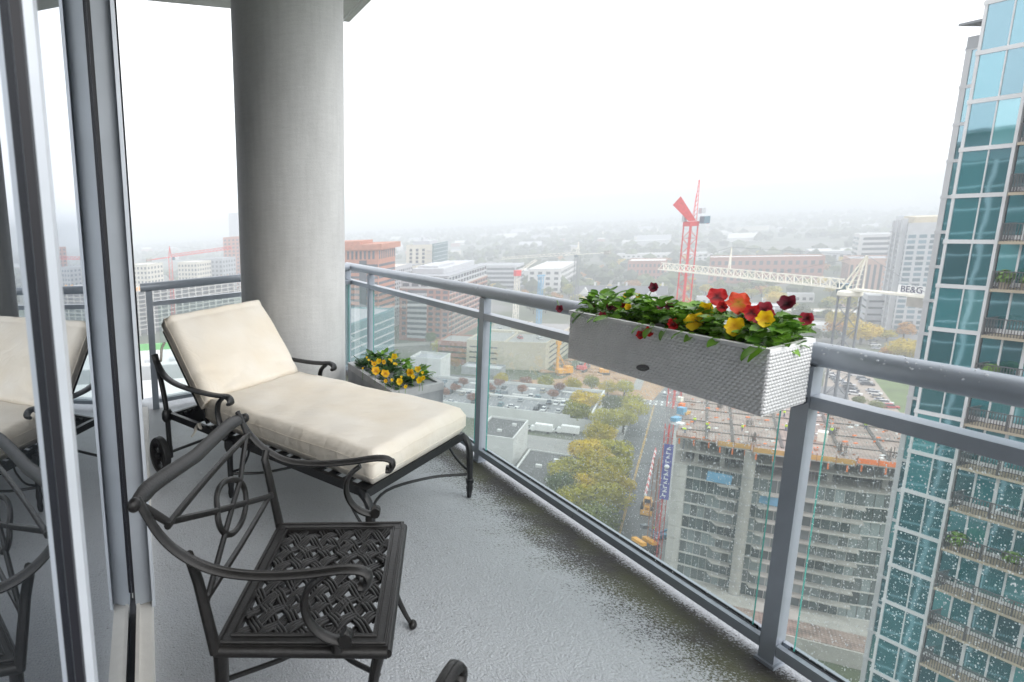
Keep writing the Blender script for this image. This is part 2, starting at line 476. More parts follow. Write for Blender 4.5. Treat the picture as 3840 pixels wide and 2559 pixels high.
# threshold: dark track and white sill
b = MB(); b.box(UG - .02, -.126, -.5, 5.66, .0, .026); b.build('track', M_gasket, ww, WP)
for v0, v1 in ((-.5, .93), (.932, 3.9), (3.902, 5.36)):
    b = MB(); b.hexa([(-.1255, v0, .0), (-.06, v0, .0), (-.06, v1, .0), (-.1255, v1, .0), (-.1255, v0, .052), (-.066, v0, .046), (-.066, v1, .046), (-.1255, v1, .052)])
    b.box(-.1255, -.112, v0, v1, .0525, .06); b.build('sill', M_sill, ww, WP)
# ------------------------------------------------------------------ furniture
M_iron = pm('black_brown_cast_aluminium', (.006, .0055, .0055), .43, .0, var=.35, vs=30, bump=.12, bs=140, rv=.10, c2=(.014, .0125, .012), spec=.38)
M_iron2 = pm('black_cast_aluminium', (.008, .0085, .010), .44, .0, var=.35, vs=25, bump=.10, bs=160, rv=.08)
M_tyre = pm('wheel_rubber', (.012, .012, .013), .6, var=.3, vs=40, bump=.1, bs=200)


def frame_map(o, a):
    l = math.hypot(*a); a = (a[0] / l, a[1] / l); bb = (-a[1], a[0])
    return lambda p: W(o[0] + a[0] * p[0] + bb[0] * p[1], o[1] + a[1] * p[0] + bb[1] * p[1], p[2])


def ease(pts, k=5): return bez(pts, k)


def make_chair(o, a, label):
    F = frame_map(o, a); wd = .63
    t = thing('patio_armchair', label, 'chair', F((.24, .31, 0)), 'cast metal patio armchairs')
    B = lambda mb, n, p=t, **k: mb.build(n, M_iron, p, F, **k)
    # seat: moulded border with a raised bead
    s = MB()
    x0, x1, y0, y1 = .0, .50, .0, wd; w = .048
    for (p, q) in (((x0, y0 + w / 2), (x1, y0 + w / 2)), ((x0, y1 - w / 2), (x1, y1 - w / 2))):
        s.bar((p[0], p[1], .414), (q[0], q[1], .414), w, .022)
    for xx in (x0 + w / 2, x1 - w / 2):
        s.bar((xx, y0 + w, .4137), (xx, y1 - w, .4137), w, .0214)
    for k_ in (.009, .036):
        s.tube([(x0 + k_, y0 + k_, .426), (x1 - k_, y0 + k_, .426), (x1 - k_, y1 - k_, .426), (x0 + k_, y1 - k_, .426), (x0 + k_, y0 + k_, .426)], .004, n=6, cap=False)
    s.tube([(.0, .004, .405), (.5, .004, .405)], .017, n=10); s.tube([(.0, wd - .004, .405), (.5, wd - .004, .405)], .017, n=10)
    s.tube([(.5, .0, .402), (.5, wd, .402)], .013, n=10); s.tube([(.0, .0, .402), (.0, wd, .402)], .013, n=10)
    seat = B(s, 'seat_frame', smooth=True)
    # woven straps: two diagonal families, over and under
    ix0, ix1, iy0, iy1 = x0 + w - .004, x1 - w + .004, y0 + w - .004, y1 - w + .004
    sp = .0525
    for fam in (0, 1):
        ang = rad(54) if fam == 0 else rad(-54)
        d = (sin(ang) * (1 if fam == 0 else 1), cos(ang)); d = (cos(ang), sin(ang)); nx = (-d[1], d[0])
        cxm, cym = (ix0 + ix1) / 2, (iy0 + iy1) / 2
        for k in range(-9, 10):
            ox, oy = cxm + nx[0] * sp * k, cym + nx[1] * sp * k
            lo, hi = -9, 9
            for (pp, dd, mn, mx_) in ((ox, d[0], ix0, ix1), (oy, d[1], iy0, iy1)):
                a0, a1 = sorted(((mn - pp) / dd, (mx_ - pp) / dd)); lo, hi = max(lo, a0), min(hi, a1)
            if hi - lo < .03: continue
            sb = MB(); nn = max(3, int((hi - lo) / .0085))
            for off in (-.0112, 0, .0112):                  # two ridges per strap
                pts = []
                for i in range(nn + 1):
                    s_ = lo + (hi - lo) * i / nn
                    ph = pi * (s_ / (sp / abs(sin(2 * abs(ang))))) + (pi * k)
                    pts.append((ox + d[0] * s_ + nx[0] * off, oy + d[1] * s_ + nx[1] * off, .4135 + .0052 * (1 if fam == 0 else -1) * cos(ph)))
                sb.tube(pts, .0068, n=6, sx=1.0)
            B(sb, 'strap', seat, smooth=2)
    # legs
    for yb, sg in ((.012, -1), (wd - .012, 1)):
        l = MB(); l.tube(ease([(.478, yb, .405), (.462, yb, .33), (.455, yb, .25), (.468, yb, .16), (.505, yb + sg * .008, .07), (.535, yb + sg * .012, .018)]), [.0185 - .0011 * i * .4 for i in range(26)], n=10)
        l.ball((.54, yb + sg * .012, .016), .018, 10, 6); B(l, 'leg', smooth=True)
        l = MB(); l.tube(ease([(.012, yb, .405), (.012, yb, .30), (.0, yb, .17), (-.03, yb, .07), (-.055, yb, .016)]), [.022 - .0004 * i for i in range(21)], n=10)
        l.ball((-.056, yb, .015), .017, 10, 6); B(l, 'leg', smooth=True)
    s = MB()
    for y_ in (.05, wd - .05):
        s.tube(ease([(.47, y_ if y_ < .3 else y_, .30), (.36, .5 * (y_ + wd / 2), .235), (.25, wd / 2 + (y_ - wd / 2) * .12, .215), (.14, .5 * (y_ + wd / 2), .235), (.01, y_, .28)]), .0075, n=8)
    B(s, 'stretcher', smooth=True)
    # back: profile bends backwards towards the top and bows in plan
    prof = [(.402, .004), (.51, -.018), (.61, -.038), (.69, -.06), (.74, -.098), (.80, -.142), (.845, -.178)]
    def bk(y, z, push=0):
        for i in range(len(prof) - 1):
            if z <= prof[i + 1][0] or i == len(prof) - 2:
                f = (z - prof[i][0]) / (prof[i + 1][0] - prof[i][0]); x = prof[i][1] + f * (prof[i + 1][1] - prof[i][1]); break
        q = (y / wd - .5) * 2
        return (x - .010 * (1 - q * q) * min(1, max(0, (z - .42) / .2)) + push, y, z)
    for yb, sg in ((.0, -1), (wd, 1)):
        u = MB(); u.tube([bk(yb + sg * .012 * max(0, (z - .6) / .2), z) for z in np.linspace(.405, .665, 14)] + [(-.05, yb + sg * .022, .692)], [.0175 - .003 * i / 14 for i in range(15)], n=10); B(u, 'upright', smooth=True)
    tr = MB()
    ys = np.linspace(-.055, wd + .055, 25)
    def rail_pt(y, z):
        q = abs((y / wd - .5) * 2); e = max(0, q - .85) / .32
        return bk(min(max(y, -.06), wd + .06), z - .012 * e + (.030 * max(0, 1 - y / .3) if y < .3 else 0))
    tr.tube([rail_pt(y, .822) for y in ys], [(.015, .020, .0235)[min(2, i, 24 - i)] for i in range(25)], n=14, sx=.36, up=(.75, 0, -.66))
    tr.ball(rail_pt(-.055, .822), .0185, 10, 7); tr.ball(rail_pt(wd + .05, .818), .0175, 10, 7)
    B(tr, 'top_rail', smooth=True)
    lat = MB()
    for y in np.linspace(.05, wd - .05, 2): pass
    lat.tube([bk(y, .762) for y in np.linspace(-.005, wd + .005, 17)], .0105, n=8)
    lat.tube([bk(y, .545 - .012 * sin(pi * y / wd)) for y in np.linspace(.0, wd, 17)], .0100, n=8)
    for s0, s1 in (((.02, .762), (wd - .01, .535)), ((wd - .02, .762), (.01, .535))):
        lat.tube([bk(s0[0] + (s1[0] - s0[0]) * q, s0[1] + (s1[1] - s0[1]) * q) for q in np.linspace(0, 1, 17)], .0098, n=8)
    lat.tube([bk(wd / 2 + .112 * cos(q), .652 + .070 * sin(q)) for q in np.linspace(0, 2 * pi, 33)], .0098, n=8, cap=False)
    # webs where the bars meet the rail corners
    for y0_, sgn in ((.0, 1), (wd, -1)):
        lat.tube([bk(y0_ - sgn * .035, .835), bk(y0_ - sgn * .012, .795), bk(y0_ + sgn * .012, .758)], [.010, .011, .010], n=8)
    B(lat, 'back_lattice', smooth=True)
    # arms: sweep out of the back, run forward, curl down; C-scroll supports
    for yb, sg in ((-.012, -1), (wd + .012, 1)):
        ar = MB()
        pts = ease([(-.172, yb + sg * .03, .826 + (.026 if sg < 0 else 0)), (-.12, yb + sg * .026, .748 + (.010 if sg < 0 else 0)), (-.058, yb + sg * .018, .695), (.03, yb + sg * .012, .652), (.15, yb + sg * .012, .637), (.28, yb + sg * .012, .642),
                    (.375, yb + sg * .012, .653), (.43, yb + sg * .012, .650), (.450, yb + sg * .012, .632), (.440, yb + sg * .012, .613), (.424, yb + sg * .012, .612)], 5)
        n = len(pts); ar.tube(pts, [.0085 + .0015 * min(1, i / 12) + (.003 if i > n - 14 else 0) for i in range(n)], n=12, sx=1.8)
        ar.tube([p + Vector((0, 0, .0085)) for p in pts[10:-9]], .0045, n=6)
        ao = B(ar, 'arm', smooth=True)
        cs = MB()
        pts = ease([(.325, yb, .632), (.285, yb, .600), (.268, yb, .555), (.280, yb, .505), (.318, yb, .465), (.372, yb, .447), (.392, yb, .462), (.38, yb, .476)], 5)
        cs.tube(pts, [.009 + .003 * sin(pi * i / 40) for i in range(len(pts))], n=10, sx=1.35)
        cs.tube([(.386, yb - .016, .457), (.386, yb + .016, .457)], .019, n=12); cs.tube([(.36, yb, .45), (.36, yb, .42)], .016, n=8)
        B(cs, 'scroll', ao, smooth=True)
    return t


make_chair((.112, 1.497), (.872, -.489), 'dark cast metal armchair with woven seat pulled up beside the glass wall')
make_chair((.555, .086), (.819, .574), 'dark cast metal armchair showing only one armrest tip at the bottom edge')

# ------------------------------------------------------------------ chaise longue
C = frame_map((.093, 3.982), (.794, -1.738))
ct = thing('chaise_longue', 'cream cushioned chaise longue with black scrolled metal frame and wheels', 'chaise longue', C((.95, .38, 0)))
CB = lambda mb, n, p=ct, **k: mb.build(n, M_iron2, p, C, **k)
WR = .785
f = MB()
for y in (0, WR): f.bar((.0, y, .335), (1.90, y, .335), .024, .040)
f.bar((1.888, .012, .335), (1.888, WR - .012, .335), .024, .040); f.bar((.012, .012, .335), (.012, WR - .012, .335), .024, .036)
f.bar((.46, .012, .332), (.46, WR - .012, .332), .022, .03)
fr_ = CB(f, 'seat_frame')
for i in range(13):
    x = .56 + i * .1045; s = MB(); s.box(x, x + .055, .014, WR - .014, .345, .3535); CB(s, 'slat', fr_)
# reclining back frame with ratchet
BA = rad(44)
def bp(d, y, n=0): return (.44 - d * cos(BA) - n * sin(BA) * -1 * -1, y, .365 + d * sin(BA) - n * cos(BA))
s = MB()
for y in (.03, WR - .03): s.bar(bp(0, y), bp(.72, y), .022, .03, up=(1, 0, 1))
s.bar(bp(.72, .03), bp(.72, WR - .03), .022, .03); bf = CB(s, 'back_frame')
for i in range(6):
    s = MB(); s.bar(bp(.09 + .115 * i, .04), bp(.09 + .115 * i, WR - .04), .05, .008, up=(1, 0, 1)); CB(s, 'slat', bf)
s = MB()
for y in (.06, WR - .06):
    s.hexa([(.03, y - .006, .30), (.03, y + .006, .30), (.34, y + .006, .345), (.34, y - .006, .345), (.03, y - .006, .325), (.03, y + .006, .325), (.30, y + .006, .44), (.30, y - .006, .44)])
    for k in range(3): s.tube([(.10 + .06 * k, y - .018, .352 + .022 * k), (.10 + .06 * k, y + .018, .352 + .022 * k)], .013, n=8)
s.bar((.20, .06, .31), (.20, WR - .06, .31), .02, .02); CB(s, 'ratchet')
# arms, posts, legs
for y, sg in ((-.018, -1), (WR + .018, 1)):
    a = MB(); pts = ease([(-.150, y, .712), (-.115, y, .658), (-.02, y, .592), (.11, y, .565), (.25, y, .558), (.40, y, .559), (.55, y, .564), (.66, y, .573), (.735, y, .582), (.775, y, .575), (.79, y, .555), (.772, y, .546)], 5)
    a.tube(pts, .0125, n=10, sx=1.9); ao = CB(a, 'arm', smooth=True)
    s = MB(); s.tube(ease([(.70, y, .566), (.652, y, .530), (.637, y, .48), (.655, y, .42), (.70, y, .365), (.735, y, .335)], 5), .0125, n=10, sx=1.5); CB(s, 'scroll', ao, smooth=True)
    l = MB(); l.tube(ease([(-.145, y, .70), (-.09, y, .585), (-.045, y, .46), (-.02, y, .34), (-.012, y, .20), (-.01, y, .09)], 5), .019, n=10, sx=.9)
    l.tube([(-.02, y, .375), (-.02, y, .355), (-.02, y, .32), (-.02, y, .30)], [.024, .034, .034, .024], n=12)
    l.tube([(-.012, y, .13), (-.01, y, .06)], .021, n=10); CB(l, 'leg', smooth=True)
    l = MB(); l.tube([(.752, y, .335), (.752, y, .30), (.752, y, .27), (.752, y, .12), (.752, y, .09), (.752, y, .06), (.752, y, .03), (.752, y, .004)], [.03, .03, .019, .0165, .021, .016, .019, .013], n=10); CB(l, 'leg', smooth=True)
    l = MB(); l.tube(ease([(1.86, y * .5 if sg < 0 else WR + .009, .335), (1.905, y, .318), (1.932, y, .27), (1.94, y, .18)], 4) + [Vector((1.942, y, z)) for z in (.11, .105, .09, .075, .06, .03, .004)],
                   [.02] * 13 + [.017, .024, .024, .017, .021, .016, .013], n=10); CB(l, 'leg', smooth=True)
s = MB()
s.tube([(-.01, -.05, .095), (-.01, WR + .05, .095)], .0100, n=8)
s.tube(ease([(.752, -.01, .14), (.90, .14, .13), (1.0, .39, .128), (.90, WR - .14, .13), (.752, WR + .01, .14)], 5), .008, n=8)
s.tube(ease([(1.94, -.01, .135), (1.77, .14, .128), (1.66, .39, .126), (1.77, WR - .14, .128), (1.94, WR + .01, .135)], 5), .008, n=8)
for y in (-.01, WR + .01):
    s.tube(ease([(.752, y, .15), (.86, y, .20), (.93, y, .28), (.95, y, .33)], 5), .007, n=8)
    s.tube(ease([(1.94, y, .15), (1.85, y, .20), (1.77, y, .28), (1.75, y, .33)], 5), .007, n=8)
CB(s, 'stretcher', smooth=True)
for y, sg in ((-.105, -1), (WR + .105, 1)):
    cw = (.03, y, .117)
    wh = MB(); n = 28
    for i in range(1): pass
    ring = []
    def torus(mb, R, r, hw, mi=0):
        prof = [(-hw, R - r), (-hw * .9, R - .004), (-hw * .5, R), (0, R - .003), (hw * .5, R), (hw * .9, R - .004), (hw, R - r), (hw * .6, R - r - .006), (-hw * .6, R - r - .006)]
        k = len(prof); vs = []; fs = []
        for i in range(n):
            a = 2 * pi * i / n
            for (q, rr) in prof: vs.append((cw[0] + rr * cos(a), cw[1] + q, cw[2] + rr * sin(a)))
        for i in range(n):
            for j in range(k): fs.append((i * k + j, i * k + (j + 1) % k, ((i + 1) % n) * k + (j + 1) % k, ((i + 1) % n) * k + j))
        mb.add(vs, fs)
    torus(wh, .116, .030, .023); hub = MB(); hub.tube([(cw[0], cw[1] - .028, cw[2]), (cw[0], cw[1] + .028, cw[2])], .02, n=12, up=(0, 0, 1))
    for k in range(5):
        a = 2 * pi * k / 5 + .4; hub.bar((cw[0] + .012 * cos(a), cw[1], cw[2] + .012 * sin(a)), (cw[0] + .09 * cos(a), cw[1], cw[2] + .09 * sin(a)), .022, .014, up=(0, 1, 0))
    wo_ = wh.build('wheel', M_tyre, ct, C, smooth=True); hub.build('rim', M_iron2, wo_, C, smooth=True)


# cushions: soft boxes with welted edges
def cloth_mat():
    m, t, b = newmat('cream_canvas'); N = t.nodes; L = t.links
    tc = N.new('ShaderNodeTexCoord'); O = tc.outputs['Object']
    n1 = N.new('ShaderNodeTexNoise'); n1.inputs['Scale'].default_value = 3.2; n1.inputs['Detail'].default_value = 6; L.new(O, n1.inputs['Vector'])
    r = N.new('ShaderNodeValToRGB'); r.color_ramp.elements[0].position = .33; r.color_ramp.elements[1].position = .7
    r.color_ramp.elements[0].color = (.82, .735, .61, 1); r.color_ramp.elements[1].color = (.87, .815, .73, 1); L.new(n1.outputs['Fac'], r.inputs[0])
    L.new(r.outputs[0], b.inputs['Base Color']); b.inputs['Roughness'].default_value = .9; b.inputs['Specular IOR Level'].default_value = .2
    b.inputs['Sheen Weight'].default_value = .15
    n2 = N.new('ShaderNodeTexNoise'); n2.inputs['Scale'].default_value = 420; L.new(O, n2.inputs['Vector'])
    mp = N.new('ShaderNodeMapping'); mp.inputs['Rotation'].default_value = (0, 0, .5); mp.inputs['Scale'].default_value = (1, 3.2, 1.5); L.new(O, mp.inputs[0])
    n3 = N.new('ShaderNodeTexNoise'); n3.inputs['Scale'].default_value = 5.5; n3.inputs['Detail'].default_value = 3; n3.inputs['Distortion'].default_value = .6; L.new(mp.outputs[0], n3.inputs['Vector'])
    ad = N.new('ShaderNodeMath'); ad.operation = 'MULTIPLY_ADD'; L.new(n2.outputs['Fac'], ad.inputs[0]); ad.inputs[1].default_value = .02; L.new(n3.outputs['Fac'], ad.inputs[2])
    bp_ = N.new('ShaderNodeBump'); bp_.inputs['Strength'].default_value = .2; bp_.inputs['Distance'].default_value = .05
    L.new(ad.outputs[0], bp_.inputs['Height']); L.new(bp_.outputs[0], b.inputs['Normal'])
    return m


M_cloth = cloth_mat()
M_tie = pm('cushion_tie', (.55, .52, .46), .9)


def cushion(name, L, Wd, T, place, puff=.012, sag=None, nx=44, ny=22, crease=None, seed=1):
    """soft slab 0..L x 0..Wd x 0..T; place maps it into the furniture frame"""
    mb = MB(); r = random.Random(seed)
    ph = [r.uniform(0, 6.28) for _ in range(12)]
    def surf(i, j, top):
        x = i / nx; y = j / ny
        ex = min(x, 1 - x) * L; ey = min(y, 1 - y) * Wd; e = min(ex, ey)
        rr = .048
        k = 1 if e > rr else math.sqrt(max(0, 1 - (1 - e / rr) ** 2))
        h = T / 2 * (.42 + .58 * k)
        h += puff * min(1, ex / .25) * min(1, ey / .2)
        px = x * L; py = y * Wd
        wr = .0022 * sin(23 * px + 9 * py + ph[0]) * sin(7 * py + ph[1]) + .002 * sin(31 * py - 11 * px + ph[2]) + .003 * sin(6 * px + ph[3]) * sin(9 * py + ph[4])
        if sag: wr += sag(px, py)
        # pull the outline in a little between the corners
        ins = .010 * (1 - k)
        px += ins * (1 if x < .5 else -1) if ex <= rr else 0; py += ins * (1 if y < .5 else -1) if ey <= rr else 0
        return (px, py, T / 2 + (h + wr if top else -h))
    vs = []; fs = []
    for top in (1, 0):
        for i in range(nx + 1):
            for j in range(ny + 1): vs.append(surf(i, j, top))
    o = (nx + 1) * (ny + 1); id_ = lambda i, j, t: (0 if t else o) + i * (ny + 1) + j
    for i in range(nx):
        for j in range(ny):
            fs.append((id_(i, j, 1), id_(i + 1, j, 1), id_(i + 1, j + 1, 1), id_(i, j + 1, 1))); fs.append((id_(i, j, 0), id_(i, j + 1, 0), id_(i + 1, j + 1, 0), id_(i + 1, j, 0)))
    bord = [(i, 0) for i in range(nx)] + [(nx, j) for j in range(ny)] + [(i, ny) for i in range(nx, 0, -1)] + [(0, j) for j in range(ny, 0, -1)]
    for q in range(len(bord)):
        a_, b_ = bord[q], bord[(q + 1) % len(bord)]
        fs.append((id_(*a_, 1), id_(*a_, 0), id_(*b_, 0), id_(*b_, 1)))
    mb.add(vs, fs)
    ob = mb.build(name, M_cloth, ct, lambda p: C(place(p)), smooth=2)
    for top, h in ((1, T / 2 * .55), (0, -T / 2 * .55)):
        wl = MB(); pts = [Vector(surf(i, j, top)) for i, j in bord]; pts = [p + Vector((0, 0, 0)) for p in pts] + [Vector(surf(0, 0, top))]
        wl.tube(pts, .0018, n=5, cap=False); wl.build('piping', M_cloth, ob, lambda p: C(place(p)), smooth=2)
    return ob


seat_sag = lambda x, y: -.010 * math.exp(-((x - .55) / .35) ** 2 - ((y - .38) / .22) ** 2) + .004 * sin(9 * x) * sin(5 * y) + (-.006 * math.exp(-((y - .39) / .02) ** 2) if False else 0)
cushion('seat_cushion', 1.50, .79, .145, lambda p: (.425 + p[0], .004 + p[1], .357 + p[2]), .016, seat_sag, seed=3)
BR = rad(43.5)
def back_place(p):
    d, y, h = p                                  # d up the back, h out of its face
    return (.372 - d * cos(BR) + h * sin(BR), .004 + y, .405 + d * sin(BR) + h * cos(BR))
def back_sag(x, y):
    s = 0
    for k, (cx_, cy_, q, ww_) in enumerate(((.08, .2, 1.2, .02), (.1, .5, -1, .018), (.16, .33, .5, .02), (.12, .66, -1.4, .02), (.2, .1, 1.8, .02))):
        dx, dy = x - cx_, y - cy_; t_ = dx * cos(q) + dy * sin(q); n_ = -dx * sin(q) + dy * cos(q)
        s += -.011 * math.exp(-(n_ / ww_) ** 2 - (t_ / .12) ** 2)
    return s - .008 * math.exp(-((x - .62) / .015) ** 2) * 1 + .006 * math.exp(-((x - .67) / .03) ** 2)
cushion('back_cushion', .685, .79, .135, back_place, .024, back_sag, seed=9)
# ties
s = MB(); s.tube(ease([(.40, -.005, .36), (.395, -.03, .35), (.41, -.05, .325), (.40, -.07, .30)], 4), .006, n=6, sx=1.8)
s.tube(ease([(.40, -.005, .36), (.43, -.035, .36), (.45, -.03, .345), (.41, -.015, .355)], 4), .005, n=6, sx=1.8)
s.ball((.40, -.02, .355), .012, 8, 5); s.build('tie', M_tie, ct, C, smooth=2)
s = MB(); s.tube(ease([(-.02, -.005, .80), (-.035, -.02, .76), (-.03, -.028, .72), (-.045, -.025, .685)], 4), .008, n=6, sx=1.8); s.build('tie', M_tie, ct, C, smooth=2)
# ------------------------------------------------------------------ the city below
GZ = -88.0
AX = Vector((.655, .756)); BX = Vector((.756, -.655))
ANG_B = math.atan2(BX.y, BX.x); ANG_A = math.atan2(AX.y, AX.x)


def R2(o, a, b): return (o[0] + AX.x * a + BX.x * b, o[1] + AX.y * a + BX.y * b)
def loc2(o, p): d = Vector((p[0] - o[0], p[1] - o[1])); return d.dot(AX), d.dot(BX)
def quad(o, a0, a1, b0, b1): return [R2(o, a0, b0), R2(o, a0, b1), R2(o, a1, b1), R2(o, a1, b0)]


def cmat(name, c, rough=.8, var=.1, vs=.4, **k): return pm(name, c, rough, var=var, vs=vs, **k)


M_asphalt = cmat('wet_asphalt', (.075, .078, .083), .45, .18, .15, bump=.0)
M_lot = cmat('parking_concrete', (.20, .205, .215), .6, .12, .12)
M_walk = cmat('pavement_concrete', (.27, .265, .255), .75, .1, .3)
M_wht = cmat('white_render', (.62, .62, .61), .7, .07, .2)
M_tan = cmat('tan_precast', (.50, .45, .35), .8, .07, .3)
M_cream = cmat('cream_precast', (.60, .56, .47), .8, .06, .3)
M_brick = cmat('red_brick', (.34, .145, .095), .85, .12, .5)
M_brick2 = cmat('orange_brick', (.42, .17, .10), .85, .12, .5)
M_band = cmat('pale_band', (.52, .47, .42), .8, .06, .4)
M_gray = cmat('grey_precast', (.33, .34, .36), .75, .08, .3)
M_lgray = cmat('light_grey_precast', (.46, .47, .49), .75, .07, .3)
M_dkroof = cmat('dark_roof_felt', (.085, .085, .085), .7, .25, .25)
M_slab = cmat('raw_concrete', (.37, .355, .325), .8, .14, .5)
M_slab2 = cmat('raw_concrete_edge', (.50, .49, .46), .8, .1, .5)
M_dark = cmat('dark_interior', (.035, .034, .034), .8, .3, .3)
M_earth = cmat('orange_earth', (.30, .165, .085), .95, .25, .12, c2=(.42, .27, .16))
M_lawn = cmat('mown_grass', (.10, .15, .045), .95, .25, .15)
M_yell = cmat('machine_yellow', (.75, .36, .03), .45, .1, 2)
M_orange = cmat('safety_orange', (.85, .20, .04), .6, .1, 2)
M_redp = cmat('crane_red', (.62, .06, .06), .5, .12, 1)
M_whtp = cmat('crane_white', (.82, .79, .70), .5, .1, 1)
M_white = cmat('white_paint', (.78, .78, .78), .5, .04, 1)
M_yline = cmat('yellow_line', (.55, .33, .06), .7, .15, .5)
M_blue = cmat('blue_paint_and_reflection', (.14, .36, .55), .5, .15, .6)
M_signb = cmat('purple_blue_banner', (.10, .10, .34), .6, .08, 1)
M_steel = cmat('galvanised_steel', (.20, .215, .235), .5, .15, 1)
M_rust = cmat('rusty_form', (.34, .17, .11), .85, .25, .4)
M_green = cmat('green_screen', (.13, .55, .10), .7, .1, .3)
M_winD = facadeglass('dark_window', (.05, .06, .075), 1.5, .02)
M_winB = facadeglass('blue_window', (.10, .16, .20), 1.6, .02)
M_teal = facadeglass('teal_glass', (.032, .18, .19), 1.5, .11, .30, (.60, .86, 1.0), refl=.36)
M_teal2 = facadeglass('pale_teal_glass', (.09, .31, .315), 1.5, .10, .3, (.64, .88, 1.0), refl=.40)
M_tealfar = facadeglass('far_teal_glass', (.13, .23, .25), 1.5, .02)
M_fwhite = cmat('white_mullion', (.66, .66, .67), .5, .05, .5)
M_balc = cmat('balcony_edge_brown', (.40, .34, .26), .8, .15, .8)
M_brail = cmat('balcony_rail_dark', (.10, .10, .105), .5, .2, 1)
M_skin = cmat('face_skin', (.45, .28, .2), .6)
M_vest = cmat('hi_vis_yellow', (.62, .85, .03), .7, .05, 1)
M_jeans = cmat('work_trousers', (.07, .10, .18), .9, .1, 1)
M_hat = cmat('white_hard_hat', (.8, .8, .8), .4)

# ---- ground
def ground_mat():
    m, t, b = newmat('city_ground'); N = t.nodes; L = t.links
    tc = N.new('ShaderNodeTexCoord')
    n1 = N.new('ShaderNodeTexNoise'); n1.inputs['Scale'].default_value = .012; n1.inputs['Detail'].default_value = 8; L.new(tc.outputs['Object'], n1.inputs['Vector'])
    r = N.new('ShaderNodeValToRGB'); e = r.color_ramp.elements
    e[0].position = .35; e[0].color = (.055, .075, .035, 1); e[1].position = .62; e[1].color = (.17, .17, .155, 1)
    x = e.new(.5); x.color = (.085, .10, .05, 1)
    L.new(n1.outputs['Fac'], r.inputs[0]); L.new(r.outputs[0], b.inputs['Base Color']); b.inputs['Roughness'].default_value = .9
    return m
b = MB(); S_ = 6500; nn = 26; step = 2 * S_ / nn
for i in range(nn):
    for j in range(nn):
        x0, y0 = -S_ + i * step, -S_ + j * step
        b.add([(x0, y0, GZ), (x0 + step, y0, GZ), (x0 + step, y0 + step, GZ), (x0, y0 + step, GZ)], [(0, 1, 2, 3)])
tag(b.build('ground', ground_mat()), kind='structure')

RO = (124.4, 162.5)                                    # point on the yellow centre line
def sheet(name, mat, poly, z, kind='structure'):
    b = MB(); b.add([(p[0], p[1], z) for p in poly], [tuple(range(len(poly)))])
    return tag(b.build(name, mat), kind=kind)
CRS = 162.0                                            # cross street, metres along the road
def paved(name, mat, poly, z0, z1):
    b = MB(); b.prism(poly, z0, z1); return tag(b.build(name, mat), kind='structure')
sheet('road', M_asphalt, quad(RO, -150, 420, -6.5, 8.5), GZ + .02)
sheet('cross_street', M_asphalt, quad(RO, CRS - 8, CRS + 8, -420, 340), GZ + .012)
paved('pavement', M_walk, quad(RO, -150, CRS - 10, -10.2, -6.5), GZ - .2, GZ + .13)
paved('pavement', M_walk, quad(RO, -150, CRS - 10, 8.5, 10.6), GZ - .2, GZ + .13)
paved('pavement', M_walk, quad(RO, CRS + 10, 420, -10, -6.5), GZ - .2, GZ + .13)
paved('pavement', M_walk, quad(RO, CRS + 10, 420, 8.5, 12), GZ - .2, GZ + .13)
b = MB()
for a0 in (-150, ):
    b.add([(*p, GZ + .03) for p in quad(RO, -150, CRS - 16, -.14, .02)], [(0, 1, 2, 3)]); b.add([(*p, GZ + .03) for p in quad(RO, -150, CRS - 16, .18, .34)], [(0, 1, 2, 3)])
tag(b.build('road_centre_line', M_yline), kind='structure')
b = MB()
for c0 in (CRS - 15.5, CRS - 10.5, CRS + 9.5):
    for d0 in (0, 2.6): b.add([(*p, GZ + .03) for p in quad(RO, c0 + d0, c0 + d0 + .35, -6.3, 8.3)], [(0, 1, 2, 3)])
    for k in range(7): b.add([(*p, GZ + .031) for p in quad(RO, c0, c0 + 2.6, -6 + 2.1 * k, -5.4 + 2.1 * k)], [(0, 1, 2, 3)])
tag(b.build('crosswalk_markings', M_white), kind='structure')

# ---- window helper: every window an object sharing its mesh
_wm = {}
def winmesh(w_, h_, mat, d=.12, bars=0):
    k = (round(w_, 2), round(h_, 2), mat.name, round(d, 2))
    if k not in _wm:
        me = bpy.data.meshes.new('window'); x, z = w_ / 2, h_ / 2
        me.from_pydata([(-x, -d, -z), (x, -d, -z), (x, .02, -z), (-x, .02, -z), (-x, -d, z), (x, -d, z), (x, .02, z), (-x, .02, z)], [],
                       [(0, 1, 5, 4), (1, 2, 6, 5), (3, 0, 4, 7), (4, 5, 6, 7), (3, 2, 1, 0)])
        me.materials.append(mat); _wm[k] = me
    return _wm[k]
def windows(parent, p0, p1, zs, n, wf, h_, mat, name='window', m0=0, m1=0, d=.06, skip=None):
    """row(s) of n windows between plan points p0 -> p1 (left to right seen from outside) at heights zs"""
    p0 = Vector(p0); p1 = Vector(p1); dv = p1 - p0; L_ = dv.length; dv /= L_; ang = math.atan2(dv.y, dv.x); bs = base_of(parent)
    cell = (L_ - m0 - m1) / n; me = winmesh(cell * wf, h_, mat, d)
    for z in zs:
        for i in range(n):
            if skip and skip(i, z): continue
            q = p0 + dv * (m0 + cell * (i + .5))
            o = bpy.data.objects.new(name, me); o.location = Vector((q.x, q.y, z)) - bs; o.rotation_euler = (0, 0, ang); link(o, parent)
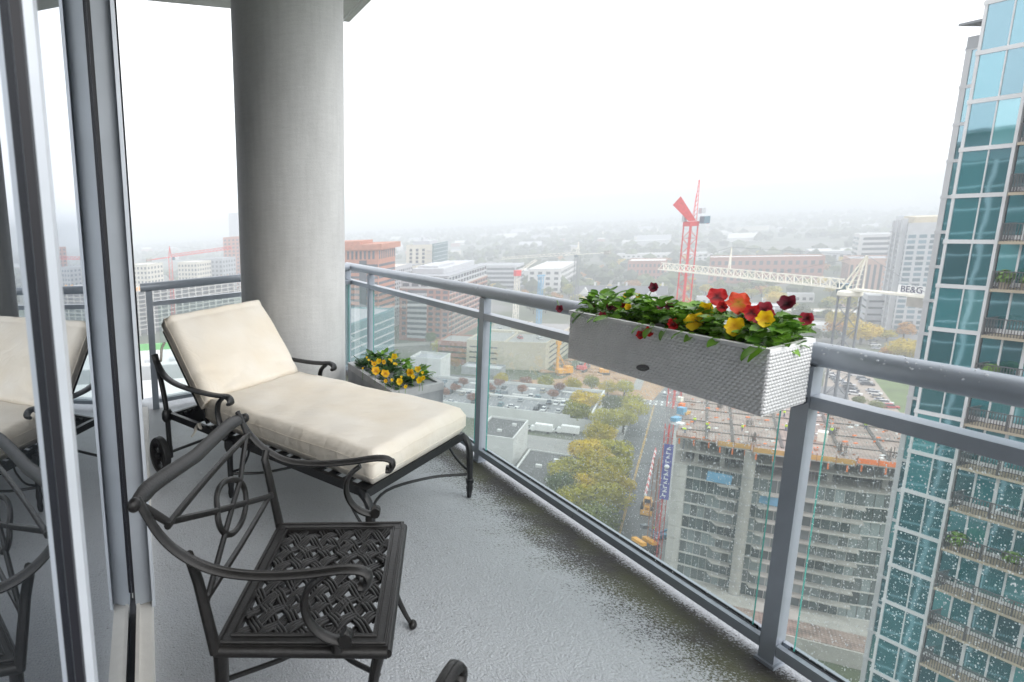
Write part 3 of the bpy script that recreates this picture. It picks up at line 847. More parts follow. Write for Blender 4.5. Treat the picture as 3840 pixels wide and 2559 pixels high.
def block(name, label, cat, o, a0, a1, b0, b1, z0, z1, mat, roof=None, group=None, parapet=.9):
    c = R2(o, (a0 + a1) / 2, (b0 + b1) / 2)
    t = thing(name, label, cat, (c[0], c[1], z0), group)
    b = MB(); b.prism(quad(o, a0, a1, b0, b1), z0, z1); w_ = b.build('wall', mat, t)
    if roof:
        b = MB(); b.add([(*p, z1 + .03) for p in quad(o, a0 + .5, a1 - .5, b0 + .5, b1 - .5)], [(0, 1, 2, 3)]); b.build('roof', roof, t)
        if parapet:
            b = MB()
            for q in ((a0, a0 + .45, b0, b1), (a1 - .45, a1, b0, b1), (a0 + .45, a1 - .45, b0, b0 + .45), (a0 + .45, a1 - .45, b1 - .45, b1)):
                b.prism(quad(o, *q), z1 - .05, z1 + parapet)
            b.build('parapet', mat, t)
    t['_q'] = 0; del t['_q']
    return t
fa = lambda o, a0, b0, b1: (R2(o, a0, b0), R2(o, a0, b1))          # face looking towards -A
fb = lambda o, a0, a1, b1: (R2(o, a0, b1), R2(o, a1, b1))          # face looking towards +B
fc = lambda o, a0, a1, b0: (R2(o, a1, b0), R2(o, a0, b0))          # face looking towards -B

# ---- brick office
o = (204.0, 441.0)
t = block('brick_office', 'long red brick office block with grey penthouse storeys beyond the parking deck', 'building', o, 0, 101, -34, 0, GZ, -51, M_brick)
b = MB(); b.prism(quad(o, -.3, 101.3, -34.3, .3), -51, -50.4); b.build('cornice', M_band, t)
b = MB(); b.prism(quad(o, .8, 100.2, -33, -.8), -50.4, -42.4); tp = b.build('upper_storeys', M_lgray, t)
b = MB(); b.prism(quad(o, 14, 92, -30, -8), -42.4, -38.2); b.prism(quad(o, 20, 60, -28, -14), -38.2, -36.8); b.build('plant_room', M_lgray, t)
b = MB(); b.prism(quad(o, .5, 100.5, -33.3, -.5), -42.4, -42.1); b.build('roof_edge', M_gray, t)
zs = [-53.2 - 3.75 * k for k in range(9)]
windows(t, *fb(o, 0, 101, 0), zs, 14, .74, 2.1, M_winD, d=.05)
for k in range(9):
    b = MB(); b.prism(quad(o, 0, 101, .0, .14), zs[k] - 1.55, zs[k] - 1.15); b.build('spandrel_band', M_band, t)
windows(t, *fb(o, .8, 100.2, -.8), [-44.6, -48.3], 14, .72, 2.3, M_winD, d=.05)
windows(t, *fa(o, .8, -33, -.8), [-44.6, -48.3], 5, .72, 2.3, M_winD, d=.05)
windows(t, *fa(o, 0, -34, 0), zs, 3, .62, 2.1, M_winD, m0=19.5, m1=0, d=.05)
windows(t, *fa(o, 0, -34, 0), zs, 1, .6, 2.1, M_winD, m0=1, m1=28.5, d=.05)
for k in range(9):
    b = MB(); b.prism(quad(o, -1.2, .02, -28, -14.8), zs[k] - 2.5, zs[k] - .75); b.build('bay_panel', M_lgray, t)
    b = MB(); b.prism(quad(o, -.8, .02, -28, -14.8), zs[k] - .75, zs[k] + 1.25); b.build('bay_window', M_winD, t)

# ---- cream hotel with teal glass wing
o = (265.0, 610.0)
t = block('cream_hotel', 'cream hotel tower with a teal glass wing behind the brick office', 'building', o, 0, 44, -24, 0, GZ, -29.5, M_cream, M_gray)
b = MB(); b.prism(quad(o, .5, 44, -.01, 1.2), GZ, -28.0); gw = b.build('glass_wing', M_tealfar, t)
for k in range(7):
    b = MB(); b.prism(quad(o, .4, 44.1, 1.2, 1.32), -29.6 - 3.6 * k, -29.2 - 3.6 * k); b.build('floor_band', M_lgray, gw)
b = MB(); b.prism(quad(o, 6, 30, -20, -4), -29.5, -25.5); b.box(*[x for x in (R2(o, 14, -12)[0] - 2, R2(o, 14, -12)[0] + 3)], R2(o, 14, -12)[1] - 2, R2(o, 14, -12)[1] + 2, -25.5, -22.5); b.build('plant_room', M_lgray, t)
windows(t, *fa(o, 0, -24, 0), [-33.5 - 3.6 * k for k in range(8)], 3, .42, 2.5, M_winD, m0=1.5, m1=5)
for k in range(8):
    b = MB(); b.prism(quad(o, -1.6, 0, -4.6, -.2), -34.3 - 3.6 * k, -34.0 - 3.6 * k); b.build('balcony', M_lgray, t)
b = MB(); b.prism(quad(o, -14, 1, -36, -10), GZ, -47); lw = b.build('lower_block', M_cream, t)
windows(t, *fa(o, -14, -36, -10), [-50.5 - 3.6 * k for k in range(8)], 4, .36, 2.5, M_winD)
b = MB(); b.prism(quad(o, -13.6, 0, -35.6, -10.4), -47, -46.2); b.build('roof', M_gray, t)

# ---- orange brick tower with oversailing roof (left of the rail)
o = (152.0, 432.0)
t = block('orange_brick_tower', 'orange brick tower with flat oversailing red roof right of the column', 'building', o, 0, 30, -44, 0, GZ, -21, M_brick2)
b = MB(); b.prism(quad(o, -2.5, 32, -46, 3.0), -21, -17.4); b.build('roof', M_brick2, t)
b = MB(); b.prism(quad(o, -1.5, 20, -46, -12), -17.4, -15.2); b.build('roof_upstand', M_brick2, t)
windows(t, *fa(o, 0, -44, 0), [-24.6], 14, .5, 5.4, M_winD, m0=1, m1=2); windows(t, *fb(o, 0, 30, 0), [-24.6], 8, .5, 5.4, M_winD)
windows(t, *fa(o, 0, -44, 0), [-31.5 - 3.9 * k for k in range(14)], 1, .98, 1.7, M_winD); windows(t, *fb(o, 0, 30, 0), [-31.5 - 3.9 * k for k in range(14)], 1, .96, 1.7, M_winD)
for bb in (-37, -13):
    b = MB(); b.prism(quad(o, -.6, 0, bb, bb + 5), GZ, -28); b.build('glass_strip', M_winD, t)

# ---- grey apartment slab between them
o = (196.0, 520.0)
t = block('grey_apartments', 'grey and white apartment block half hidden behind the handrail', 'building', o, 0, 40, -42, 0, GZ, -41, M_lgray, M_cream)
windows(t, *fa(o, 0, -42, 0), [-44 - 3.3 * k for k in range(12)], 11, .5, 1.7, M_winD); windows(t, *fb(o, 0, 40, 0), [-44 - 3.3 * k for k in range(12)], 9, .45, 1.7, M_winD)
b = MB(); b.prism(quad(o, -1.2, .0, -22, -13), GZ, -40.2); b.build('white_bay', M_wht, t)
windows(t, *fa(o, -1.2, -22, -13), [-44 - 3.3 * k for k in range(12)], 2, .4, 1.6, M_winD)
# teal office low left behind the glass pane
o = (105.0, 300.0)
t = block('teal_office', 'pale teal glass office seen low through the railing beside the column', 'building', o, 0, 60, -40, -14, GZ, -50, M_tealfar, M_gray)
for k in range(9):
    b = MB(); b.prism(quad(o, -.25, 60.2, -40.2, -13.75), -54.6 - 3.8 * k, -53.9 - 3.8 * k); b.build('floor_band', M_lgray, t)
for q in range(5):
    b = MB(); b.prism(quad(o, -.3, 0, -40 + q * 6.5, -39.6 + q * 6.5), GZ, -50); b.build('fin', M_lgray, t)

# ---- tan parking garage
o = (197.0, 356.0)
t = block('parking_garage', 'tan concrete parking garage with slotted decks beside the earth site', 'building', o, 0, 78, -20, 0, GZ, -73, M_tan, M_walk)
t2 = t
b = MB(); b.prism([R2(o, 0, 0), R2(o, 4, 20), R2(o, 78, 24), R2(o, 78, 0)], GZ, -73.2); b.build('wall', M_tan, t)
b = MB(); b.add([(*p, -73.15) for p in (R2(o, .6, .2), R2(o, 4.6, 19.4), R2(o, 77.4, 23.4), R2(o, 77.4, .2))], [(0, 1, 2, 3)]); b.build('roof_deck', M_walk, t)
b = MB()
for p, q in ((R2(o, 0, 0), R2(o, 4, 20)), (R2(o, 4, 20), R2(o, 78, 24))): b.bar((*p, -72.7), (*q, -72.7), .5, 1.1)
b.build('parapet', M_tan, t)
for k in range(4):
    z = -76.1 - 3.1 * k
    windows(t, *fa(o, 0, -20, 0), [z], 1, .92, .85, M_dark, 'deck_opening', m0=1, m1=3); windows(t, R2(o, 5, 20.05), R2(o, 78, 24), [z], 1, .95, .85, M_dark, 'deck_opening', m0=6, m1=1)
b = MB(); b.prism(quad(o, 34, 38, -19, 20), -73.1, -71.7); b.prism(quad(o, 44, 49, -6, -1), -73.1, -69.5); b.build('ramp_wall', M_tan, t)
# low brick annexe on its left
o = (183.0, 372.0)
t = block('brick_annexe', 'low red brick garage annexe left of the tan parking garage', 'building', o, 0, 24, -16, 2, GZ, -75, M_brick, M_walk)
for k in range(3): windows(t, *fa(o, 0, -16, 2), [-77.5 - 3.3 * k], 1, .95, 1.1, M_dark, 'deck_opening')

# ---- white rooftop parking deck
o = (168.0, 246.5)                                      # its near right corner
DKZ = -83.0
t = thing('parking_deck', 'white walled rooftop parking deck full of cars below the railing', 'parking deck', (*R2(o, 22, -40), GZ))
b = MB(); b.prism(quad(o, 0, 48, -95, 4), GZ, DKZ); b.build('wall', M_wht, t)
b = MB(); b.add([(*p, DKZ + .02) for p in quad(o, .6, 47.4, -94, 3.4)], [(0, 1, 2, 3)]); b.build('deck_surface', M_lot, t)
b = MB()
for q in ((0, .6, -95, -3), (47.4, 48, -95, 4), (.6, 47.4, 3.4, 4)): b.prism(quad(o, *q), DKZ, DKZ + 1.2)
b.build('parapet', M_wht, t)
b = MB(); b.prism(quad(o, 21.6, 23.2, -62, -8), DKZ + .02, DKZ + .9); b.build('dividing_wall', M_wht, t)
b = MB()
for row in (4.5, 16.2, 23.6, 35.5):
    for k in range(34):
        q = -92 + 2.75 * k
        b.add([(*p, DKZ + .04) for p in quad(o, row, row + 5, q, q + .12)], [(0, 1, 2, 3)])
b.build('stall_lines', M_white, t)
for bb in (-78, -52, -30, -12):
    for aa in (27.5, 41):
        b = MB(); b.prism(quad(o, aa, aa + 2.2, bb, bb + 7), DKZ + .02, DKZ + .35); b.build('planting_island', M_wht, t)

# ---- white box building, dark roof, tan yard
o = (138.6, 231.6)
t = block('white_box_building', 'white windowless box building with dark flat roof below the glass', 'building', o, -24.5, 0, -13, 0, GZ, -77.6, M_wht, M_dkroof, parapet=.7)
for a_, b_ in ((-8, -4), (-17, -7)):
    b = MB(); b.prism(quad(o, a_, a_ + 1.4, b_, b_ + 1.4), -77.6, -76.8); b.build('roof_vent', M_wht, t)
o = (131.0, 217.5)
t = block('dark_roofed_shed', 'long low shed with dark felt roof beside the street trees', 'building', o, -48, 0, 0, 17, GZ, -83.2, M_wht, M_dkroof, parapet=.5)
for a_, b_ in ((-9, 9), (-10, 15), (-21, 13), (-29, 10), (-17, 5)):
    b = MB(); b.prism(quad(o, a_, a_ + 1.3, b_, b_ + 1.8), -83.2, -82.2); b.build('roof_vent', M_wht, t)
sheet('yard', M_walk, quad((138.6, 231.6), .3, 17, -12, 22), GZ + .035)

# ---- low white building and sheds at the lot's far left
o = (176.0, 344.0)
t = block('white_block', 'small white rendered block with open roof left of the garage', 'building', (150.0, 332.0), 0, 17, -16, 0, GZ, -75.5, M_wht, M_gray, parapet=1.3)
t = block('white_low_hall', 'wide low white hall with pale roof behind the planter', 'building', (128.0, 352.0), 0, 26, -44, -4, GZ, -81, M_wht, M_lgray)
t = block('grey_shed', 'low grey flat roofed shed between the lot and the garage', 'building', (186.0, 339.0), 0, 12, -20, 0, GZ, -84.5, M_gray, M_lgray)

# ---- earth site
sheet('earthworks', M_earth, [R2((190, 328), 0, -4), R2((190, 328), -14, 58), R2((190, 328), 60, 66), R2((190, 328), 66, 26), R2((190, 328), 14, 18)], GZ + .05)
ru = np.random.default_rng(4)
b = MB()
for i in range(46):
    q = R2((215, 336), ru.uniform(-4, 50), ru.uniform(-18, 34)); s = ru.uniform(1, 3.2)
    b.ball((q[0], q[1], GZ + .1), s, 8, 5, .35)
tag(b.build('spoil_heaps', M_earth, smooth=2), 'heaps of orange brown soil on the excavated site', 'soil', kind='stuff')
def rig(p):
    t = thing('drilling_rig', 'tall orange yellow drilling rig standing on the earth site', 'drilling rig', (p[0], p[1], GZ))
    b = MB(); b.box(p[0] - .5, p[0] + .5, p[1] - .5, p[1] + .5, GZ + 1, GZ + 18); b.box(p[0] - 1, p[0] + 1, p[1] - .9, p[1] + .9, GZ + 16.4, GZ + 18.6); b.build('mast', M_yell, t)
    b = MB(); b.box(p[0] - .4, p[0] + 7.5, p[1] - 2.2, p[1] + 1.4, GZ + 1.1, GZ + 3.2); b.box(p[0] + 4, p[0] + 7.5, p[1] - 2, p[1] + 1.2, GZ + 3.2, GZ + 4.6); b.build('body', M_yell, t)
    for dy in (-2, 1.2):
        b = MB(); b.box(p[0], p[0] + 6, p[1] + dy - .4, p[1] + dy + .4, GZ + .05, GZ + 1.1); b.build('track', M_dark, t)
    b = MB(); b.bar((p[0] + 4.5, p[1], GZ + 4), (p[0] + .4, p[1], GZ + 12), .4, .4); b.build('back_stay', M_yell, t)
rig((215.3, 335.8))
def digger(p, ang, s, label, mat=None):
    mat = mat or M_yell; c, n_ = cos(ang), sin(ang)
    t = thing('excavator', label, 'excavator', (p[0], p[1], GZ)); T_ = lambda q: (p[0] + s * (c * q[0] - n_ * q[1]), p[1] + s * (n_ * q[0] + c * q[1]), GZ + .05 + s * q[2])
    b = MB(); b.box(-1.6, 1.6, -1.4, 1.4, 1.1, 2.3); b.box(-1.5, -.3, -1.3, 1.3, 2.3, 2.7); b.build('body', mat, t, T_)
    b = MB(); b.box(.2, 1.5, .2, 1.3, 2.3, 3.4); b.build('cab', M_winD, t, T_)
    for y in (-1.2, 1.2):
        b = MB(); b.box(-2, 2, y - .35, y + .35, 0, .95); b.build('track', M_dark, t, T_)
    b = MB(); b.bar((1.2, -.4, 2.2), (3.6, -.4, 4.6), .45, .6); b.bar((3.6, -.4, 4.6), (5.6, -.4, 2.0), .35, .45); b.build('boom', mat, t, T_)
    b = MB(); b.hexa([(5.2, -.9, .9), (6.3, -.9, .9), (6.3, .1, .9), (5.2, .1, .9), (5.3, -.9, 2.1), (6, -.9, 2.1), (6, .1, 2.1), (5.3, .1, 2.1)]); b.build('bucket', M_steel, t, T_)
digger((221.9, 357.8), 2.6, 1.4, 'yellow excavator with raised boom left of the drilling rig')
digger((231, 339), .6, 1.3, 'red and orange excavator on the earth right of the drilling rig', M_redp)
digger((237, 330), -.4, 1.2, 'small yellow excavator at the near edge of the earth site')
# ------------------------------------------------------------------ neighbouring glass tower
TE = Vector((54.9, 43.5)); TT = Vector((.164, -.9865)); TN = Vector((-.9865, -.164))
def TP(t, off, z): return (TE.x + TT.x * t + TN.x * off, TE.y + TT.y * t + TN.y * off, z)
def tbox(b, t0, t1, f0, f1, z0, z1, P=TP, mi=0):
    b.hexa([P(t0, f0, z0), P(t1, f0, z0), P(t1, f1, z0), P(t0, f1, z0), P(t0, f0, z1), P(t1, f0, z1), P(t1, f1, z1), P(t0, f1, z1)], mi)
# the tower on our own side of the street, out of view but mirrored in the neighbour's panes
rt2 = thing('mirrored_tower', 'dark glass tower across the street seen mirrored in the teal panes', 'tower', (-32, 86, GZ))
b = MB(); b.box(-52, -13, 50, 125, GZ, 4.0); b.build('wall', M_winD, rt2)
for i in range(30):
    b = MB(); b.box(-52.2, -12.8, 49.8, 125.2, 3.55 - 3.05 * i, 3.75 - 3.05 * i); b.build('floor_band', M_fwhite, rt2)
b = MB(); b.box(-46, -18, 60, 100, 4, 8); b.box(-48, -16, 58, 102, 8, 8.6); b.build('roof_room', M_gray, rt2)
for i in range(12):
    b = MB(); b.box(-12.9, -12.6, 52 + 6 * i, 52.4 + 6 * i, GZ, 4); b.build('mullion', M_fwhite, rt2)

tw = thing('glass_tower', 'teal glass apartment tower with white mullions and dark balconies at the right edge', 'tower', (*TP(6, -6, 0)[:2], GZ))
b = MB(); tbox(b, .1, 32, -26, -.12, GZ, 36); b.build('wall', M_winD, tw)
FL = [9.7 + 3.02 * 4 - 3.02 * i for i in range(23)]
ru = np.random.default_rng(21)
ang_t = math.atan2(TT.y, TT.x)
def tpane(t0, t1, z0, z1, off, mat, par, P=TP):
    q = P((t0 + t1) / 2, off, (z0 + z1) / 2); me = winmesh(t1 - t0, z1 - z0, mat, .03)
    o = bpy.data.objects.new('pane', me); o.location = Vector(q) - base_of(par); o.rotation_euler = (0, 0, ang_t); link(o, par)
TM = [2.55, 3.6, 4.62, 5.9, 7.05, 8.2, 9.45, 10.6, 11.75, 13.0]
for z in FL:
    b = MB(); tbox(b, -.14, 2.56, -.1, .10, z - .27, z); b.build('floor_band', M_fwhite, tw)
    for (t0, t1) in ((.06, 1.28), (1.35, 2.40)): tpane(t0, t1, z - 3.02 + .01, z - .275, -.02, M_teal if ru.random() < .85 else M_teal2, tw)
    for k in range(len(TM) - 1):
        tpane(TM[k] + (.12 if k % 2 == 0 else .05), TM[k + 1] - .05, z - 2.72, z - .2, -.03, M_teal if ru.random() < .75 else M_teal2, tw)
    b = MB(); tbox(b, 2.56, 13, -.1, .0, z - 3.0, z - 2.73); b.build('sill', M_fwhite, tw)
    if z < 7:
        b = MB(); tbox(b, 3.16, 13.5, .001, 1.22, z - .2, z - .02); sl = b.build('balcony_slab', M_balc, tw)
        b = MB(); zt = z + 1.05
        for k in range(int(10.3 / .14)):
            tt = 3.22 + .14 * k; tbox(b, tt, tt + .03, 1.17, 1.2, z - .02, zt)
        for k in range(9): tbox(b, 3.18, 3.21, .1 + .13 * k, .13 + .13 * k, z - .02, zt)
        tbox(b, 3.16, 13.5, 1.15, 1.21, zt, zt + .06); tbox(b, 3.16, 3.22, .0, 1.15, zt, zt + .06)
        for k in range(6): tbox(b, 3.17 + 1.9 * k, 3.24 + 1.9 * k, 1.145, 1.215, z - .02, zt)
        b.build('balcony_railing', M_brail, sl)
b = MB(); tbox(b, -.10, .06, -.12, .06, GZ, 36); b.build('corner_mullion', M_fwhite, tw)
b = MB(); tbox(b, 1.28, 1.35, -.1, .05, GZ, 36); b.build('mullion', M_fwhite, tw)
b = MB(); tbox(b, 2.40, 2.56, -.12, .12, GZ, 36); b.build('mullion', M_fwhite, tw)
for k in range(1, len(TM)):
    w_ = .12 if k % 2 == 0 else .05
    b = MB(); tbox(b, TM[k] - .05, TM[k] + w_, -.1, .03, GZ, 36); b.build('mullion', M_fwhite, tw)
for t_, z_, s_, lb in ((3.7, -23.5, .55, 'round green shrub at the balcony corner low on the glass tower'), (6.4, -23.5, .5, 'leafy potted palm on a lower tower balcony'), (3.6, -5.4, .5, 'pale green shrub in a brown tub on an upper tower balcony'), (4.6, -5.4, .35, 'small trailing plant on an upper tower balcony'), (3.7, -11.4, .45, 'small reddish green plant on a middle tower balcony')):
    q = TP(t_, .85, z_); tt_ = thing('balcony_shrub', lb, 'plant', q); b = MB()
    for k in range(170):
        d_ = Vector((random.gauss(0, 1), random.gauss(0, 1), random.gauss(0, 1))).normalized(); p_ = Vector(q) + Vector((0, 0, .35 + s_ * .8)) + d_ * s_ * random.uniform(.5, 1); e_ = d_.cross(Vector((random.random(), 1, random.random()))).normalized() * .14; g_ = d_.cross(e_) * .6
        b.add([p_ - e_, p_ - g_, p_ + e_, p_ + g_], [(0, 1, 2, 3)])
    b.build('foliage', cmat('shrub_green', (.13, .24, .05)), tt_, fix=False)
    b = MB(); b.tube([(q[0], q[1], q[2] - .01), (q[0], q[1], q[2] + .4)], [.2, .28], n=10, up=(0, 1, 0)); b.build('pot', M_balc, tt_)
# rear wing
WO = Vector((70.9, 57.05))
def WPn(t, off, z): return (WO.x + TT.x * t + TN.x * off, WO.y + TT.y * t + TN.y * off, z)
wg = thing('glass_tower_wing', 'narrow rear wing of the teal glass tower with grey roof canopy', 'tower', (*WPn(6, -6, 0)[:2], GZ))
b = MB(); tbox(b, .05, 18, -20, -.1, GZ, 12.4, WPn); b.build('wall', M_winD, wg)
b = MB(); tbox(b, -.05, 18, -20, .12, 12.4, 13.4, WPn); b.build('parapet', M_lgray, wg)
b = MB(); tbox(b, 1.3, 16, -16, -1, 13.4, 14.3, WPn); b.build('roof_room', M_gray, wg)
b = MB(); tbox(b, -.45, 18, -18, .75, 14.35, 14.55, WPn); b.build('roof_canopy', M_gray, wg)
for i in range(-1, 20):
    z = 9.5 - 3.06 * i
    b = MB(); tbox(b, -.12, 6, -.08, .1, z - .27, z, WPn); b.build('floor_band', M_fwhite, wg)
    for t0, t1 in ((.32, 1.75), (1.82, 3.2)): tpane(t0, t1, z - 3.05, z - .28, -.02, M_teal2 if i < 3 or ru.random() < .5 else M_teal, wg, WPn)
for t0, t1 in ((-.08, .32), (1.75, 1.82), (3.2, 3.5)):
    b = MB(); tbox(b, t0, t1, -.1, .06, GZ, 12.4, WPn); b.build('mullion', M_fwhite, wg)

# ------------------------------------------------------------------ building under construction
CO = (116.6, 137.2); DZ = -51.2; FH = 3.03
cb = thing('unfinished_tower', 'concrete tower under construction with open formwork deck and glazed lower floors', 'building', (*R2(CO, 20, 20), GZ))
pl = lambda L_, back=42: [R2(CO, a, b_) for a, b_ in L_] + [R2(CO, back, L_[-1][1]), R2(CO, back, 0)]
deckL = [(0, 0), (-.6, 6.8), (-2.9, 7.2), (-3.0, 12.6), (-4.6, 12.9), (-4.9, 28), (-3.4, 28.4), (-3.2, 37), (-.5, 44)]
lowL = [(0, 0), (-1.6, 12.4), (-2.6, 13.2), (-2.6, 29), (-1.2, 36), (-.2, 44)]
def decking():
    m, t, b_ = newmat('wet_formwork_ply'); N = t.nodes; L = t.links; tc = N.new('ShaderNodeTexCoord')
    mp = N.new('ShaderNodeMapping'); mp.inputs['Rotation'].default_value = (0, 0, -ANG_B); L.new(tc.outputs['Object'], mp.inputs[0])
    def wav(sc_, d, rot):
        w_ = N.new('ShaderNodeTexWave'); w_.bands_direction = d; w_.inputs['Scale'].default_value = sc_; w_.inputs['Distortion'].default_value = .6; w_.inputs['Detail'].default_value = 2; L.new(mp.outputs[0], w_.inputs[0]); return w_.outputs['Fac']
    mul = N.new('ShaderNodeMath'); mul.operation = 'MULTIPLY'; L.new(wav(.55, 'X', 0), mul.inputs[0]); L.new(wav(.38, 'Y', 0), mul.inputs[1])
    n1 = N.new('ShaderNodeTexNoise'); n1.inputs['Scale'].default_value = .35; n1.inputs['Detail'].default_value = 9; L.new(tc.outputs['Object'], n1.inputs[0])
    ad = N.new('ShaderNodeMath'); ad.operation = 'MULTIPLY_ADD'; L.new(mul.outputs[0], ad.inputs[0]); ad.inputs[1].default_value = .30; L.new(n1.outputs['Fac'], ad.inputs[2])
    r = N.new('ShaderNodeValToRGB'); e = r.color_ramp.elements; e[0].position = .38; e[0].color = (.13, .10, .09, 1); e[1].position = .85; e[1].color = (.36, .29, .25, 1); e.new(.55).color = (.26, .185, .155, 1)
    L.new(ad.outputs[0], r.inputs[0]); L.new(r.outputs[0], b_.inputs['Base Color']); b_.inputs['Roughness'].default_value = .5
    return m
M_deck = decking()
b = MB(); b.prism(pl(deckL), DZ - .35, DZ, 1, top=0); dk = b.build('formwork_deck', [M_deck, M_slab], cb)
# rebar beam cages lying on the deck
M_rebar = cmat('dark_rebar', (.09, .075, .07), .7, .3, .8)
for bb in (5.0, 9.5, 17.5, 26.5, 33):
    b = MB(); b.prism(quad(CO, .5, 40, bb, bb + .55), DZ + .005, DZ + .16); b.build('rebar_cage', M_rebar, dk)
for aa in (6.5, 15, 25.5, 33):
    b = MB(); b.prism(quad(CO, aa, aa + .4, .6, 43), DZ + .006, DZ + .15); b.build('rebar_cage', M_rebar, dk)
# starter bars of the columns
for aa, bb in ((3, 13), (3, 27), (3, 34), (16, 13), (16, 27), (16, 20), (30, 8), (30, 22)):
    b = MB()
    for k in range(14):
        q = R2(CO, aa + ru.uniform(-.7, .7), bb + ru.uniform(-.7, .7)); b.box(q[0] - .03, q[0] + .03, q[1] - .03, q[1] + .03, DZ, DZ + ru.uniform(1, 2.2))
    b.build('starter_bars', M_rebar, dk)
# edge boards: yellow ply then orange mesh, with posts
M_ply = cmat('yellow_ply', (.58, .33, .10), .7, .2, .6)
segs = [(0, 1, M_rust), (2, 3, M_ply), (4, 4.45, M_ply), (4.45, 5, M_ply), (6, 7, M_orange), (7, 8, M_orange)]
def dl(s):
    i = int(min(s, len(deckL) - 1.0001)); f = s - i; return (deckL[i][0] + (deckL[i + 1][0] - deckL[i][0]) * f, deckL[i][1] + (deckL[i + 1][1] - deckL[i][1]) * f)
for s0, s1, mm in segs:
    p, q = R2(CO, *dl(s0)), R2(CO, *dl(s1))
    b = MB(); b.bar((*p, DZ + (.45 if mm is not M_rust else .1)), (*q, DZ + (.45 if mm is not M_rust else .1)), .08, 1.0 if mm is not M_rust else .35); b.build('edge_board', mm, cb)
    n_ = max(2, int((Vector(q) - Vector(p)).length / 2.4))
    for k in range(n_ + 1):
        x = Vector(p).lerp(Vector(q), k / n_); b = MB(); b.box(x.x - .06, x.x + .06, x.y - .06, x.y + .06, DZ - .3, DZ + 1.35); b.build('edge_post', M_rust, cb)
for s0, s1 in ((0, 1), (2, 3), (4, 5), (6, 7)):
    p, q = R2(CO, dl(s0)[0] + .1, dl(s0)[1]), R2(CO, dl(s1)[0] + .1, dl(s1)[1])
    n_ = max(2, int((Vector(q) - Vector(p)).length / 3))
    for k in range(n_ + 1):
        x = Vector(p).lerp(Vector(q), (k + .2) / (n_ + .6)); b = MB(); b.bar((x.x, x.y, DZ - .3), (x.x + .1, x.y + .05, DZ - 1.7), .22, .22); b.build('bracket', M_orange, cb)
# floors
zf = [DZ - FH * k for k in range(1, 13)]
for k, z in enumerate(zf):
    L_ = lowL
    b = MB(); b.prism(pl(L_), z - .22, z); b.build('floor_slab', M_slab2 if k > 1 else M_slab, cb)
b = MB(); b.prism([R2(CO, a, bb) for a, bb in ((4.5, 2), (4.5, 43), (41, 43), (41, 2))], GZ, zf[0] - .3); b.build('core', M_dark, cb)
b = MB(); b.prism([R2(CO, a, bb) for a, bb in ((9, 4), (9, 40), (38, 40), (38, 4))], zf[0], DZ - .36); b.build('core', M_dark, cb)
# big exposed pier and columns
b = MB(); c = R2(CO, -3.0, 12.7); b.tube([(c[0], c[1], z) for z in (GZ, -70, DZ - .36)], 1.0, n=14, up=(0, 1, 0)); b.build('pier', M_slab, cb, smooth=True)
for k in range(12):
    b = MB(); b.tube([(c[0], c[1], zf[k] - .06), (c[0], c[1], zf[k] + .06)], 1.02, n=14, up=(0, 1, 0)); b.build('joint_ring', M_gray, cb)
for aa, bb in ((1.6, 3.5), (1.0, 8), (.5, 19), (.5, 25), (1.4, 33), (2, 40)):
    b = MB(); b.prism(quad(CO, aa, aa + .8, bb, bb + .8), zf[2], DZ - .36); b.build('column', M_slab, cb)
b = MB()
for k in range(150):
    q = R2(CO, ru.uniform(-1.0, 4), ru.uniform(1, 42)); z0 = zf[0] if k % 2 else zf[1]; b.box(q[0] - .035, q[0] + .035, q[1] - .035, q[1] + .035, z0, z0 + FH - .3)
pr = b.build('props', M_steel, cb); pr['kind'] = 'stuff'
# curved end panels down the left corner, glazing and balconies
M_cglass = facadeglass('site_glass', (.17, .20, .20), 1.55, .05, .5)
M_cglass2 = facadeglass('site_glass_dark', (.06, .085, .085), 1.55, .05, .5)
for k in range(2, 12):
    z = zf[k]
    b = MB(); P_ = [R2(CO, -.05, .0), R2(CO, -.42, 1.3), R2(CO, -.25, 2.4), R2(CO, .5, 2.4), R2(CO, .5, 0)]; b.prism(P_, z, z + FH - .23); b.build('end_panel', M_slab2, cb)
    for (i0, n_) in ((0, 8), (2, 11), (3, 5), (4, 5)):
        p, q = lowL[i0], lowL[i0 + 1]; p = (p[0] + .35, p[1] + (2.5 if i0 == 0 else 0)); q = (q[0] + .35, q[1])
        windows(cb, R2(CO, *p), R2(CO, *q), [z + (FH - .22) / 2], n_, .93, FH - .26, M_cglass if (k + i0) % 3 else M_cglass2, 'glazing', d=.05)
        for j in range(n_ + 1):
            x = Vector(R2(CO, *p)).lerp(Vector(R2(CO, *q)), j / n_)
            if k < 11 and i0 in (0, 2): b = MB(); b.box(x.x - .05, x.x + .05, x.y - .05, x.y + .05, z, z + FH - .22); b.build('mullion', M_slab2, cb)
    for (b0, b1, d0) in ((7.6, 11.4, -3.0), (14.2, 18.2, -4.4), (20.5, 30.5, -4.4)):
        if k > 10: continue
        b = MB(); b.prism([R2(CO, -1.2, b0), R2(CO, d0, b0 + .7), R2(CO, d0, b1), R2(CO, -1.2, b1)], z - .26, z + .02); b.build('balcony_slab', M_slab, cb)
# podium and mess around the foot
b = MB(); b.prism(quad(CO, -16, 40, 3, 60), GZ, -84.6); b.build('podium', M_slab, cb)
b = MB(); b.prism(quad(CO, -15.5, -9, 6, 40), -84.6, -84.45); b.build('timber_deck', M_deck, cb)
